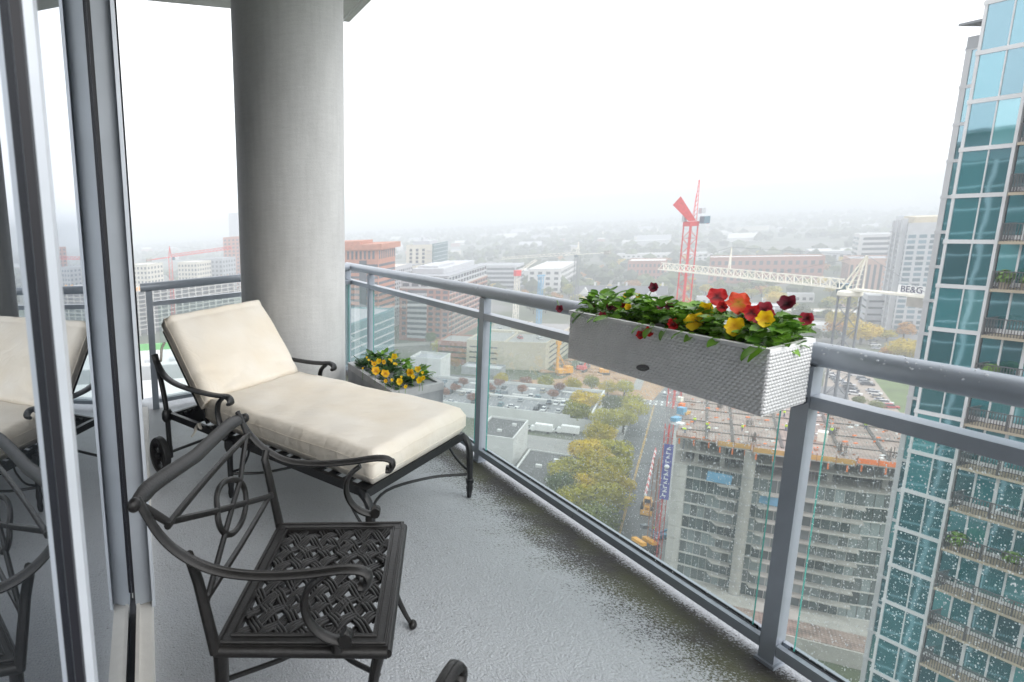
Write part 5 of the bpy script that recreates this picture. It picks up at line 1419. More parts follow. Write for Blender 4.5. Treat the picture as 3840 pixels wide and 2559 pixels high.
for i, (x, y, R_, mm, lb) in enumerate(near):
    p = G(*Z7(x, y), -81.2); tree(p, R_ * 1.32, 13.0, mm, lb, 'street trees along the road', i % 3, True)
for i, (x, y, R_, mm, lb) in enumerate(((1110, 905, 5.5, F_YE, 'yellow green street tree filling the middle of the road row'), (1000, 1090, 5.5, F_YE, 'yellow street tree between the shed and the wide tree'), (1240, 960, 4.6, F_OL, 'olive street tree nearest the yellow line mid row'), (940, 1180, 5.0, F_OL, 'olive street tree low beside the dark shed'), (1240, 1060, 4.6, F_YE, 'yellowish street tree low beside the road line'), (1290, 640, 4.4, F_OL, 'olive street tree under the tall crosswalk tree'))):
    p = G(*Z7(x, y), -81.2); tree(p, R_ * 1.2, 12.4, mm, lb, 'street trees along the road', (i + 1) % 3, True)
row2 = [(490, 372, 3.6, F_YE, 'yellow tree left in the row behind the deck'), (645, 402, 3.0, F_RD, 'rusty tree in the row behind the deck'), (780, 390, 3.6, F_OL, 'olive tree in the middle of the row behind the deck'), (960, 405, 3.8, F_YE, 'yellow green tree below the drilling rig'),
        (1080, 392, 3.7, F_OL, 'olive tree right of the drilling rig base'), (1185, 425, 3.6, F_YE, 'yellow tree near the crosswalk end of the row'), (1295, 425, 4.3, F_OL, 'large olive tree nearest the crossing')]
for i, (x, y, R_, mm, lb) in enumerate(row2):
    p = G(*Z7(x, y), -82.5); tree(p, R_ * 1.2, 9.0, mm, lb, 'trees behind the parking deck', i % 3, True)
lot = [(185, 440), (240, 403), (415, 440), (625, 448), (826, 482), (866, 436), (120, 470), (298, 505), (60, 420), (470, 408)]
for i, (x, y) in enumerate(lot):
    p = G(*Z7(x, y), DKZ + 2.8); tree(p, 2.9, 5.2, F_RD, 'small rust red tree in a planting island on the parking deck', 'rusty deck trees', i % 3, True, z0=DKZ + .3)
bigs = [(Z5(740, 1085), 7.5, 13, F_OL, 'large green and yellow tree in front of the brick office'), (Z5(825, 1195), 4.0, 8, F_OR, 'orange tree left of the garage wall'), (Z5(925, 1150), 4.5, 9, F_YE, 'yellow tree at the brick annexe'), (Z5(660, 1030), 5, 12, F_GR, 'green tree at the foot of the brick office'),
        (Z6(1545, 1085), 9.5, 16, F_YE, 'tall yellow green tree left of the white crane mast'), (Z6(1690, 1160), 9, 16, F_YE, 'broad yellow green tree right of the white crane mast'), (Z6(1985, 1280), 9, 14, F_YE, 'rounded golden tree beside the glass tower'), (Z6(1860, 1300), 4, 7, F_OR, 'small orange tree beside the parking lot street'),
        (Z6(1350, 1180), 6, 10, F_DK, 'dark tree in front of white roofs behind the flowers'), (Z6(1110, 940), 9, 15, F_YE, 'golden tree by the white crane jib'), (Z6(130, 850), 9, 14, F_OR, 'orange brown tree near the red school'), (Z6(340, 960), 7, 12, F_YE, 'yellow tree behind the flower box')]
for i, (q, R_, h, mm, lb) in enumerate(bigs):
    p = G(*q, GZ + h * .5); tree(p, R_, h, mm, lb, None, i % 3, True)
# lot on the right
for i, (x, y, R_, h, mm, lb) in enumerate(((3222, 1500, 3.0, 5, F_GR, 'small green tree at the near end of the right car park'), (3290, 1520, 3.2, 5, F_GR, 'green shrub tree beside the red car'))):
    p = G(x, y, GZ + 2.5); tree(p, R_, h, mm, lb, None, i, True)

# ------------------------------------------------------------------ middle-distance buildings
foot = []
def far_block(name, label, px0, w_, d_, h, mat, roof, side='b', rows=3, cols=8, wm=None, wf=.5, wh=None, az=None):
    p = G(*px0); o_ = (p.x, p.y)
    if side == 'b': r_ = (0, d_, -w_, 0)
    else: r_ = (0, d_, 0, w_)
    t = block(name, label, 'building', o_, *r_, GZ, GZ + h, mat, roof, parapet=.8); foot.append((o_, r_)); fh = h / (rows + .3)
    zs_ = [GZ + fh * (k + .62) for k in range(rows)]; wh = wh or fh * .5; wm = wm or M_winD
    if rows:
        windows(t, *fa(o_, r_[0], r_[2], r_[3]), zs_, cols, wf, wh, wm)
        windows(t, *(fb(o_, r_[0], r_[1], r_[3]) if side == 'b' else fc(o_, r_[0], r_[1], r_[2])), zs_, max(2, int(cols * d_ / w_)), wf, wh, wm)
    return t
far_block('white_institute', 'big white institute block with brick rear beyond the handrail', Z5(1535, 722), 30, 105, 24, M_wht, M_wht, 'b', 4, 4)
far_block('white_round_hall', 'white hall with pale roof left of the white institute', Z5(1400, 650), 60, 40, 13, M_wht, M_wht, 'b', 1, 12, wf=.7)
far_block('grey_office', 'grey office with horizontal window bands behind the brick office', Z5(1235, 700), 45, 40, 26, M_lgray, M_gray, 'b', 5, 1, wf=.94)
far_block('red_school', 'red brick school with white upper storey behind the flowers', Z6(90, 825), 34, 40, 22, M_brick, M_wht, 'a', 3, 9)
t = far_block('long_school', 'long red brick school with white roof storey and porticoes', Z6(640, 838), 86, 24, 26, M_brick, M_wht, 'a', 3, 16)
far_block('white_terrace', 'row of white and brick terrace houses in the haze', Z6(20, 690), 120, 26, 10, M_wht, M_lgray, 'a', 2, 20)
far_block('pale_mall', 'pale low flat roofed hall far behind the long school', Z6(1330, 690), 90, 60, 12, M_lgray, M_wht, 'a', 1, 14)
far_block('white_office', 'white banded office behind the white crane apex', Z6(1630, 800), 60, 34, 42, M_wht, M_lgray, 'a', 8, 1, wf=.9)
t = far_block('striped_tower', 'pink brown tower with vertical window stripes behind the crane mast', Z6(1560, 1000), 34, 34, 36, cmat('pink_brown_precast', (.45, .30, .24)), M_gray, 'a', 1, 11, wf=.45, wh=30)
far_block('grey_garage', 'pale grey car park block below the striped tower', Z6(1690, 1165), 20, 30, 22, M_lgray, M_wht, 'a', 5, 1, wf=.9, wh=1.2)
for i, (q, w_, d_, h, mm, rf, lb) in enumerate(((Z6(560, 985), 14, 10, 6, M_wht, M_gray, 'white house with grey roof behind the red flower'), (Z6(1010, 1000), 18, 14, 5, M_wht, M_tealfar, 'house with pale teal roof under the crane jib'), (Z6(1170, 1080), 44, 18, 5, M_tan, M_wht, 'long low tan shop with white roof'),
        (Z6(1330, 1180), 26, 20, 5, M_wht, M_wht, 'low white flat roofed shop right of the flowers'), (Z6(620, 1050), 40, 20, 5, M_wht, M_wht, 'white flat roofed store behind the yellow blooms'), (Z6(800, 1045), 30, 16, 6, M_lgray, M_wht, 'grey store with white roof behind the orange bloom'), (Z6(1180, 965), 16, 12, 6, M_wht, M_gray, 'gabled white house beside the main road'))):
    far_block('low_shop', lb, q, w_, d_, h, mm, rf, 'a', 1, 4)
# gabled dark roofed hall with white gables
p = G(*Z5(1700, 790)); o_ = (p.x, p.y)
t = thing('gabled_hall', 'dark roofed hall with white gables and chimneys behind the flower box', 'building', (p.x, p.y, GZ))
b = MB(); b.prism(quad(o_, 0, 16, -8, 60), GZ, GZ + 8); b.build('wall', M_wht, t)
b = MB(); A_, B_, C_, D_ = quad(o_, -.5, 16.5, -8.5, 60.5); m0_, m1_ = R2(o_, 8, -8.5), R2(o_, 8, 60.5)
b.add([(*A_, GZ + 8), (*B_, GZ + 8), (*C_, GZ + 8), (*D_, GZ + 8), (*m0_, GZ + 15), (*m1_, GZ + 15)], [(0, 1, 5, 4), (2, 3, 4, 5), (3, 0, 4), (1, 2, 5)]); b.build('roof', cmat('slate', (.10, .105, .115), .7), t)
for bb in (-4, 12, 46):
    b = MB(); a0_, a1_, a2_ = R2(o_, -1.2, bb), R2(o_, -1.2, bb + 8), R2(o_, -1.2, bb + 4); q0_, q1_, q2_ = R2(o_, 6, bb), R2(o_, 6, bb + 8), R2(o_, 6, bb + 4)
    b.add([(*a0_, GZ + 8), (*a1_, GZ + 8), (*a2_, GZ + 14), (*q0_, GZ + 8), (*q1_, GZ + 8), (*q2_, GZ + 14)], [(0, 1, 2), (0, 2, 5, 3), (1, 4, 5, 2), (3, 5, 4)]); b.build('gable', M_wht, t)
for bb in (6, 24, 30, 56):
    b = MB(); b.prism(quad(o_, 8, 9.2, bb, bb + 1.4), GZ + 13, GZ + 18); b.build('chimney', M_wht, t)
# grey high rise behind the crane
gp_ = G(3345, 1262); o_ = (gp_.x - 8, gp_.y - 6)
sh = .0
gt = block('grey_high_rise', 'grey balconied high rise with pale roof left of the glass tower', 'building', o_, 0, 40, 0, 26, GZ, -22, M_lgray, M_tan, parapet=1.5)
windows(gt, *fa(o_, 0, 0, 26), [GZ + 4 + 3.1 * k for k in range(19)], 6, .7, 1.9, M_winB)
windows(gt, *fc(o_, 0, 40, 0), [GZ + 4 + 3.1 * k for k in range(19)], 9, .6, 1.9, M_winB)
for k, aa in enumerate((2, 14, 26)):
    b = MB(); b.prism(quad(o_, aa, aa + 3, -2.2, 0), GZ, -18 - k * .8); b.build('pier', M_lgray, gt)
    for j in range(19):
        b = MB(); b.prism(quad(o_, aa + 3.2, aa + 10, -1.8, 0), GZ + 5 + 3.1 * j, GZ + 5.9 + 3.1 * j); b.build('balcony', M_gray, gt)
b = MB(); b.prism(quad(o_, 6, 34, 3, 24), -22, -17.5); b.build('roof_storey', M_tan, gt)
t = far_block('blue_roof_block', 'distant block with bright blue roof behind the high rise', (3375, 1080), 40, 60, 60, M_lgray, M_blue, 'a', 0)

# ------------------------------------------------------------------ left side beyond the end railing
o_ = (-70.0, 560.0)
t = block('concrete_frame', 'open concrete frame building with yellow formwork behind the chaise longue', 'building', o_, 0, 50, 0, 10, GZ, GZ + 3, M_slab)
LO = Vector((-60, 515)); LD = Vector((.80, .60)); LN_ = Vector((.60, -.80))
def LP(s, d, z): return (LO.x + LD.x * s - LN_.x * d, LO.y + LD.y * s - LN_.y * d, z)
for k in range(10):
    z = -50 - 3.6 * k; b = MB(); b.hexa([LP(0, 0, z - .5), LP(190, 0, z - .5), LP(190, 40, z - .5), LP(0, 40, z - .5), LP(0, 0, z), LP(190, 0, z), LP(190, 40, z), LP(0, 40, z)]); b.build('floor_slab', M_slab2, t)
for j in range(24):
    b = MB(); s = j * 8.0; b.hexa([LP(s, .3, GZ), LP(s + 1, .3, GZ), LP(s + 1, 1.3, GZ), LP(s, 1.3, GZ), LP(s, .3, -50), LP(s + 1, .3, -50), LP(s + 1, 1.3, -50), LP(s, 1.3, -50)]); b.build('column', M_slab2, t)
b = MB(); b.hexa([LP(2, 12, GZ), LP(188, 12, GZ), LP(188, 38, GZ), LP(2, 38, GZ), LP(2, 12, -51), LP(188, 12, -51), LP(188, 38, -51), LP(2, 38, -51)]); b.build('core', M_gray, t)
ru2 = np.random.default_rng(9); b = MB()
for j in range(90):
    s = ru2.uniform(40, 110) if j < 70 else ru2.uniform(160, 185); d = ru2.uniform(0, 8); h = ru2.uniform(1.5, 4); q = LP(s, d, -50); b.box(q[0] - .5, q[0] + .5, q[1] - .3, q[1] + .3, -50, -50 + h)
b.build('yellow_formwork', M_yell, t)
far_block('cream_blocks', 'cream apartment blocks in the haze beyond the end railing', (560, 1140), 34, 30, 46, M_cream, M_wht, 'b', 8, 6)
far_block('cream_apartments', 'paler cream apartments right of the faded red crane', (745, 1120), 30, 30, 44, M_cream, M_wht, 'b', 8, 6)
far_block('grey_hotel', 'dull blue grey block beside the cream apartments', (840, 1110), 36, 30, 46, M_gray, M_gray, 'b', 8, 6)
far_block('orange_grey_tower', 'orange and grey tower fading in the haze left of the column', (905, 1090), 26, 26, 70, M_brick2, M_gray, 'b', 14, 4)
far_block('pale_ghost_tower', 'very faint tall tower beside the column in the haze', (898, 1000), 22, 22, 108, M_lgray, M_gray, 'b', 0)
p = G(590, 1310, -80); b = MB(); b.box(p.x - 14, p.x + 13, p.y, p.y + 1, -88, -76); tag(b.build('green_hoarding', M_green, loc=(p.x, p.y, GZ)), 'bright green site hoarding low behind the chaise longue', 'hoarding')
for i, (x0, x1, y0, y1, z1, mm, lb) in enumerate(((-40, 60, 300, 352, -80, M_wht, 'long white roofed hall low behind the chaise backrest'), (-45, 70, 380, 430, -78, M_lgray, 'grey roofed warehouse behind the white hall'), (-30, 40, 215, 262, -83, M_wht, 'white flat roof nearest below the end railing'))):
    t = thing('warehouse', lb, 'building', ((x0 + x1) / 2, (y0 + y1) / 2, GZ)); b = MB(); b.box(x0, x1, y0, y1, GZ, z1); b.build('wall', mm, t)
    b = MB(); b.box(x0 + 1, x1 - 1, y0 + 1, y1 - 1, z1, z1 + .4); b.build('roof', M_wht, t)
    for k in range(5):
        b = MB(); b.box(x0 + 10 + 15 * k, x0 + 14 + 15 * k, y0 + 8, y0 + 14, z1 + .4, z1 + 2); b.build('roof_vent', M_lgray, t)

# ------------------------------------------------------------------ cars and trucks
def car_mesh(name, c, kind=0):
    mat = cmat('car_paint_' + name, c, .3, .03, 1); b = MB(); L_, W_ = (4.6, 1.8) if kind == 0 else (4.9, 1.95); h1, h2 = (.85, 1.45) if kind == 0 else (1.0, 1.8)
    x = L_ / 2; y = W_ / 2
    b.hexa([(-x, -y, .3), (x, -y, .3), (x, y, .3), (-x, y, .3), (-x, -y * .95, h1), (x * .96, -y * .95, h1 * .9), (x * .96, y * .95, h1 * .9), (-x, y * .95, h1)], 0)
    r0, r1 = (-.78 * x, .42 * x) if kind == 0 else (-.97 * x, .45 * x)
    b.hexa([(r0, -y * .9, h1 - .02), (r1, -y * .9, h1 - .04), (r1, y * .9, h1 - .04), (r0, y * .9, h1 - .02), (r0 + .5, -y * .74, h2), (r1 - .75, -y * .74, h2), (r1 - .75, y * .74, h2), (r0 + .5, y * .74, h2)], 1)
    b.hexa([(r0 + .5, -y * .74, h2), (r1 - .75, -y * .74, h2), (r1 - .75, y * .74, h2), (r0 + .5, y * .74, h2), (r0 + .55, -y * .7, h2 + .05), (r1 - .8, -y * .7, h2 + .05), (r1 - .8, y * .7, h2 + .05), (r0 + .55, y * .7, h2 + .05)], 0)
    for sx in (-.62, .62):
        for sy in (-1, 1): b.tube([(x * sx, sy * (y - .2), .33), (x * sx, sy * (y + .02), .33)], .33, n=10, mi=2)
    me = bpy.data.meshes.new('car_' + name); me.from_pydata([Vector(p) for p in b.v], [], b.f)
    for q in (mat, M_winD, M_tyre): me.materials.append(q)
    me.polygons.foreach_set('material_index', b.m); return me
CM = {'white': (.7, .7, .7), 'silver': (.42, .43, .45), 'black': (.02, .02, .025), 'dark grey': (.09, .095, .10), 'blue grey': (.12, .17, .23), 'red': (.45, .03, .03), 'beige': (.40, .35, .28), 'teal': (.10, .20, .22)}
CMESH = {(k, q): car_mesh(k.replace(' ', '_') + str(q), c, q) for k, c in CM.items() for q in (0, 1)}
rc_ = random.Random(12)
def car(p, ang, z, where, group, colr=None):
    k = colr or rc_.choice(['white', 'white', 'silver', 'silver', 'black', 'black', 'dark grey', 'dark grey', 'blue grey', 'beige', 'teal']); q = rc_.randint(0, 1)
    o = bpy.data.objects.new('parked_car', CMESH[(k, q)]); o.location = (p[0], p[1], z); o.rotation_euler = (0, 0, ang); link(o)
    tag(o, '%s %s parked %s' % (k, 'car' if q == 0 else 'tall car', where), 'car', group)
DO = (168.0, 246.5)
for row, occ, rr in ((7.0, .5, 'in the nearest row of the parking deck'), (18.7, .62, 'in the row before the dividing wall on the deck'), (26.1, .82, 'in the row behind the dividing wall on the deck'), (38, .6, 'in the far row of the parking deck')):
    for k in range(33):
        bb = -92 + 2.75 * (k + .5)
        if rc_.random() > occ * (.25 if row == 7.0 and bb > -45 else 1) or bb > -3: continue
        if any(abs(bb - (q + 3.5)) < 4.5 and row > 25 for q in (-78, -52, -30, -12)): continue
        car(R2(DO, row, bb), ANG_A + rc_.choice((0, pi)) + rc_.uniform(-.04, .04), DKZ + .03, rr, 'cars on the parking deck')
for x, y in ((560, 575), (760, 578), (165, 545)): car(G(*Z7(x, y), DKZ), ANG_B, DKZ + .03, 'crossing the aisle of the parking deck', 'cars on the parking deck', 'dark grey' if x == 760 else 'white')
gz = -73.1
for x, y, c in ((610, 122, 'red'), (735, 125, 'white'), (475, 68, 'silver'), (560, 85, 'white'), (600, 70, 'beige')): car(G(*Z7(x, y), gz), ANG_A + .5, gz, 'on the roof of the tan garage', 'cars on the garage roof', c)
car(R2(RO, CRS + 3, 3), ANG_A, GZ + .03, 'crossing at the far crosswalk', None, 'silver')
sheet('car_park', cmat('car_park_paving', (.33, .28, .23), .7, .12, .1), [G(3100, 1380)[:2], G(3230, 1370)[:2], G(3290, 1420)[:2], G(3400, 1560)[:2], G(3200, 1560)[:2], G(3080, 1480)[:2]], GZ + .03)
sheet('lawn', M_lawn, [G(3260, 1400)[:2], G(3420, 1430)[:2], G(3470, 1560)[:2], G(3400, 1580)[:2]], GZ + .04)
sheet('dark_roof_yard', M_asphalt, [G(3060, 1450)[:2], G(3170, 1450)[:2], G(3185, 1500)[:2], G(3070, 1500)[:2]], GZ + .045)
for i, (x, y, a, c) in enumerate(((3118, 1408, 0, 'white'), (3128, 1420, 0, 'silver'), (3140, 1428, 0, 'blue grey'), (3150, 1437, 0, 'white'), (3182, 1448, .1, 'silver'), (3188, 1458, .1, 'dark grey'), (3195, 1468, .1, 'black'), (3205, 1482, .1, 'white'), (3208, 1411, .2, 'white'), (3236, 1426, .2, 'dark grey'), (3245, 1438, .2, 'silver'), (3253, 1446, .2, 'black'), (3272, 1470, .2, 'silver'), (3280, 1480, .2, 'white'), (3290, 1492, .2, 'beige'), (3305, 1505, .2, 'silver'), (3320, 1516, .2, 'white'), (3341, 1531, .4, 'red'), (3280, 1297, .7, 'white'), (3286, 1310, .7, 'silver'), (3270, 1280, .7, 'dark grey'), (3185, 1170, .3, 'silver'), (3165, 1160, .3, 'white'), (3150, 1150, .3, 'dark grey'))):
    car(G(x, y), ANG_B + a - .3, GZ + .05, 'in the car park beside the glass tower' if y > 1330 else 'on the street beyond the glass tower', 'cars right of the crane' if y > 1330 else 'cars on the far street', c)
def truck(p, ang, label):
    t = thing('box_truck', label, 'truck', (p[0], p[1], GZ), 'white box trucks in the alley'); c, n_ = cos(ang), sin(ang); T_ = lambda q: (p[0] + c * q[0] - n_ * q[1], p[1] + n_ * q[0] + c * q[1], GZ + .04 + q[2])
    b = MB(); b.box(-4.2, 1.9, -1.2, 1.2, .9, 3.6); b.build('cargo_box', M_white, t, T_)
    b = MB(); b.hexa([(2, -1.1, .6), (4.3, -1.1, .6), (4.3, 1.1, .6), (2, 1.1, .6), (2, -1.1, 2.5), (3.3, -1.0, 2.5), (3.3, 1.0, 2.5), (2, 1.1, 2.5)]); b.hexa([(4.3, -1.05, .6), (5.1, -1.0, .6), (5.1, 1.0, .6), (4.3, 1.05, .6), (4.2, -1.05, 1.5), (5.0, -.95, 1.35), (5.0, .95, 1.35), (4.2, 1.05, 1.5)]); cb_ = b.build('cab', M_white, t, T_)
    b = MB(); b.hexa([(3.42, -.95, 1.55), (4.32, -.95, 1.5), (4.32, .95, 1.5), (3.42, .95, 1.55), (3.36, -.9, 2.4), (3.4, -.9, 2.4), (3.4, .9, 2.4), (3.36, .9, 2.4)]); b.build('windscreen', M_winD, cb_, T_)
    for xx_ in (-2.8, 3.6):
        for yy in (-1.05, 1.05):
            b = MB(); b.tube([(xx_, yy - .15, .48), (xx_, yy + .15, .48)], .48, n=12); b.build('wheel', M_tyre, t, T_, smooth=True)
truck(G(*Z7(742, 735)), ANG_B + pi, 'white box truck on the left in the alley below the deck'); truck(G(*Z7(915, 748)), ANG_B + pi, 'white box truck on the right in the alley below the deck')
p = G(*Z7(1435, 455)); crate((p.x - 6, p.y + 6), (5, 2.4, 2.6), M_blue, 'site_container', 'blue and orange container beside the far crosswalk', 'container', GZ + .14, yaw=ANG_B)

# ------------------------------------------------------------------ scattered trees and far houses fading into haze
def blocked(x, y):
    for o2, (a0, a1, b0, b1) in foot:
        a, bb = loc2(o2, (x, y))
        if a0 - 6 < a < a1 + 6 and b0 - 6 < bb < b1 + 6: return True
    a, bb = loc2(RO, (x, y))
    if a < 420 and -12 < bb < 13: return True
    if -60 < a < 150 and bb > -12 and bb < 62: return True
    return False
rt_ = np.random.default_rng(77); cnt = 0
CN = ['olive', 'green', 'dark green', 'green', 'olive', 'yellow', 'dark green', 'orange']
MT = [F_OL, F_GR, F_DK, F_GR, F_OL, F_YE, F_DK, F_OR]
while cnt < 230:
    x, y = rt_.uniform(1960, 3480), rt_.uniform(955, 1290)
    if y > 1180 and x < 2900: continue
    p = G(x, y)
    if blocked(p.x, p.y) or rt_.random() > .75: continue
    R_ = rt_.uniform(4, 8.5); mk = int(rt_.integers(0, 8)); tree(p, R_, R_ * rt_.uniform(1.5, 1.9), MT[mk], 'hazy %s tree %s' % (CN[mk], 'left of the red luffing crane' if x < 2560 else ('between the red and white cranes' if x < 3170 else 'right of the white crane mast')), 'trees in the middle distance', int(rt_.integers(0, 3)), False); cnt += 1
for i in range(40):
    x, y = rt_.uniform(1300, 2000), rt_.uniform(1010, 1120); p = G(x, y)
    if blocked(p.x, p.y): continue
    R_ = rt_.uniform(4, 8); tree(p, R_, R_ * 1.7, MT[int(rt_.integers(0, 8))], 'hazy tree among the offices behind the handrail', 'trees behind the handrail', int(rt_.integers(0, 3)), False)
# pale houses and sheds
hm = [[], []]
def far_house(p, w_, d_, h, k, ang):
    t = thing('far_house', 'pale house or shed fading into the haze near the horizon', 'house', (p.x, p.y, GZ), 'pale houses near the horizon'); c, n_ = cos(ang), sin(ang); T_ = lambda q: (p.x + c * q[0] - n_ * q[1], p.y + n_ * q[0] + c * q[1], GZ + q[2])
    b = MB(); b.box(-w_ / 2, w_ / 2, -d_ / 2, d_ / 2, 0, h); b.build('wall', (M_wht, M_lgray, M_brick, M_cream)[k % 4], t, T_)
    b = MB()
    if k % 3: b.add([(-w_ / 2, -d_ / 2, h), (w_ / 2, -d_ / 2, h), (w_ / 2, d_ / 2, h), (-w_ / 2, d_ / 2, h), (-w_ / 2, 0, h + d_ * .3), (w_ / 2, 0, h + d_ * .3)], [(0, 1, 5, 4), (2, 3, 4, 5), (3, 0, 4), (1, 2, 5)])
    else: b.box(-w_ / 2 - .3, w_ / 2 + .3, -d_ / 2 - .3, d_ / 2 + .3, h, h + .6)
    b.build('roof', (M_wht, M_lgray, M_wht, M_gray)[k % 4], t, T_)
for i in range(150):
    x, y = rt_.uniform(540, 3520), rt_.uniform(0, 1)
    hy = 856 - .0574 * (x - 500); y = hy + 52 + 130 * y ** 1.3
    p = G(x, y); D_ = math.hypot(p.x, p.y)
    if D_ > 2600 or blocked(p.x, p.y): continue
    s = rt_.uniform(.7, 1.6); big_ = rt_.random() < .3
    far_house(p, (40 if big_ else 16) * s, (24 if big_ else 10) * s, rt_.uniform(5, 9) * (1.3 if big_ else 1), i, ANG_B + rt_.uniform(-.3, .3))
# far woods: one mass of crowns
r = np.random.default_rng(5); NW = 5200
az = r.uniform(rad(-4), rad(60), NW); Dd = 760 + 2600 * r.random(NW) ** .8
kx = Dd * np.sin(az); ky = Dd * np.cos(az)
dens = np.sin(kx * .009 + 1.3) * np.sin(ky * .007 + .4) + .5 * np.sin(kx * .021 + ky * .017)
keep = dens > -.35
V = []; Fc = []; MI = []
ico = [(0, 0, 1)] + [(.9 * cos(2 * pi * k / 6), .9 * sin(2 * pi * k / 6), .35) for k in range(6)] + [(.75 * cos(2 * pi * (k + .5) / 6), .75 * sin(2 * pi * (k + .5) / 6), -.55) for k in range(6)]
icf = [(0, 1 + k, 1 + (k + 1) % 6) for k in range(6)] + [(1 + k, 7 + k, 1 + (k + 1) % 6) for k in range(6)] + [(7 + k, 7 + (k + 1) % 6, 1 + (k + 1) % 6) for k in range(6)]
for i in np.nonzero(keep)[0]:
    R_ = r.uniform(4.5, 9.5); n0 = len(V); j = r.uniform(.75, 1.25, 13)
    V += [(kx[i] + R_ * a * j[q], ky[i] + R_ * b2 * j[q], GZ + R_ * .85 + R_ * c2 * j[q]) for q, (a, b2, c2) in enumerate(ico)]
    Fc += [tuple(n0 + q for q in f_) for f_ in icf]; MI += [int(r.integers(0, 4))] * len(icf)
me = bpy.data.meshes.new('far_woods'); me.from_pydata(V, [], Fc)
F_F1 = foliage_mat('far_green', (.05, .07, .035), (.12, .14, .06)); F_F2 = foliage_mat('far_dark', (.035, .05, .03), (.08, .095, .05))
for q in (F_F1, F_F2, F_DK, F_F2): me.materials.append(q)
me.polygons.foreach_set('material_index', MI)
fw = bpy.data.objects.new('far_woods', me); link(fw); tag(fw, 'hazy woodland merging into the horizon', 'woodland', kind='stuff')
# ------------------------------------------------------------------ flower box on the rail and planter on the floor
M_weave = pm('grey_woven_plastic', (.80, .80, .805), .45, var=.04, vs=20, bump=.03, bs=300)
M_soil = pm('wet_potting_soil', (.018, .014, .012), .85, var=.5, vs=60, bump=.8, bs=120)
M_emblem = pm('dark_emblem', (.05, .055, .07), .4)
M_emb2 = pm('emblem_line', (.16, .17, .19), .4)
M_plant = pm('grey_fibre_concrete', (.29, .30, .325), .6, var=.25, vs=9, bump=.15, bs=90, c2=(.42, .43, .455), rv=.08)
M_rim = pm('planter_rim', (.48, .485, .50), .5, var=.12, vs=12)


def petal_mat(name, c, dark, rough=.55):
    m, t, b = newmat(name); N = t.nodes; L = t.links
    at = N.new('ShaderNodeAttribute'); at.attribute_name = 'rad'
    r = N.new('ShaderNodeValToRGB'); r.color_ramp.elements[0].position = .08; r.color_ramp.elements[1].position = .5
    r.color_ramp.elements[0].color = (*dark, 1); r.color_ramp.elements[1].color = (*c, 1)
    L.new(at.outputs['Fac'], r.inputs[0]); L.new(r.outputs[0], b.inputs['Base Color']); b.inputs['Roughness'].default_value = rough
    b.inputs['Subsurface Weight'].default_value = .0
    tr = N.new('ShaderNodeBsdfTranslucent'); L.new(r.outputs[0], tr.inputs[0]); mx_ = N.new('ShaderNodeMixShader'); mx_.inputs[0].default_value = .3
    L.new(b.outputs[0], mx_.inputs[1]); L.new(tr.outputs[0], mx_.inputs[2]); L.new(mx_.outputs[0], N['Material Output'].inputs[0])
    return m


def leaf_mat(name, c, c2):
    m, t, b = newmat(name); N = t.nodes; L = t.links
    at = N.new('ShaderNodeAttribute'); at.attribute_name = 'rad'
    r = N.new('ShaderNodeValToRGB'); r.color_ramp.elements[0].color = (*c, 1); r.color_ramp.elements[1].color = (*c2, 1)
    L.new(at.outputs['Fac'], r.inputs[0]); L.new(r.outputs[0], b.inputs['Base Color']); b.inputs['Roughness'].default_value = .34
    tr = N.new('ShaderNodeBsdfTranslucent'); L.new(r.outputs[0], tr.inputs[0]); mx_ = N.new('ShaderNodeMixShader'); mx_.inputs[0].default_value = .25
    L.new(b.outputs[0], mx_.inputs[1]); L.new(tr.outputs[0], mx_.inputs[2]); L.new(mx_.outputs[0], N['Material Output'].inputs[0])
    return m


M_red = petal_mat('red_petal', (.62, .02, .025), (.14, .005, .01)); M_ored = petal_mat('orange_red_petal', (.85, .10, .04), (.6, .3, .02))
M_mar = petal_mat('maroon_petal', (.20, .022, .045), (.04, .004, .01)); M_pink = petal_mat('rose_petal', (.50, .05, .085), (.1, .01, .02))
M_yel = petal_mat('yellow_petal', (.95, .66, .012), (.80, .45, .005)); M_gold = petal_mat('gold_petal', (.95, .55, .008), (.6, .25, .005))
M_leafA = leaf_mat('pansy_leaf', (.04, .135, .014), (.24, .47, .05)); M_leafB = leaf_mat('dark_leaf', (.03, .08, .03), (.10, .20, .07)); M_stem = pm('green_stem', (.16, .32, .06), .5)


def set_attr(o, vals):
    a = o.data.attributes.new('rad', 'FLOAT', 'POINT'); a.data.foreach_set('value', vals)


def frame_of(n):
    n = Vector(n).normalized(); x = Vector((0, 0, 1)).cross(n)
    if x.length < .1: x = Vector((1, 0, 0))
    x.normalize(); return x, n.cross(x), n


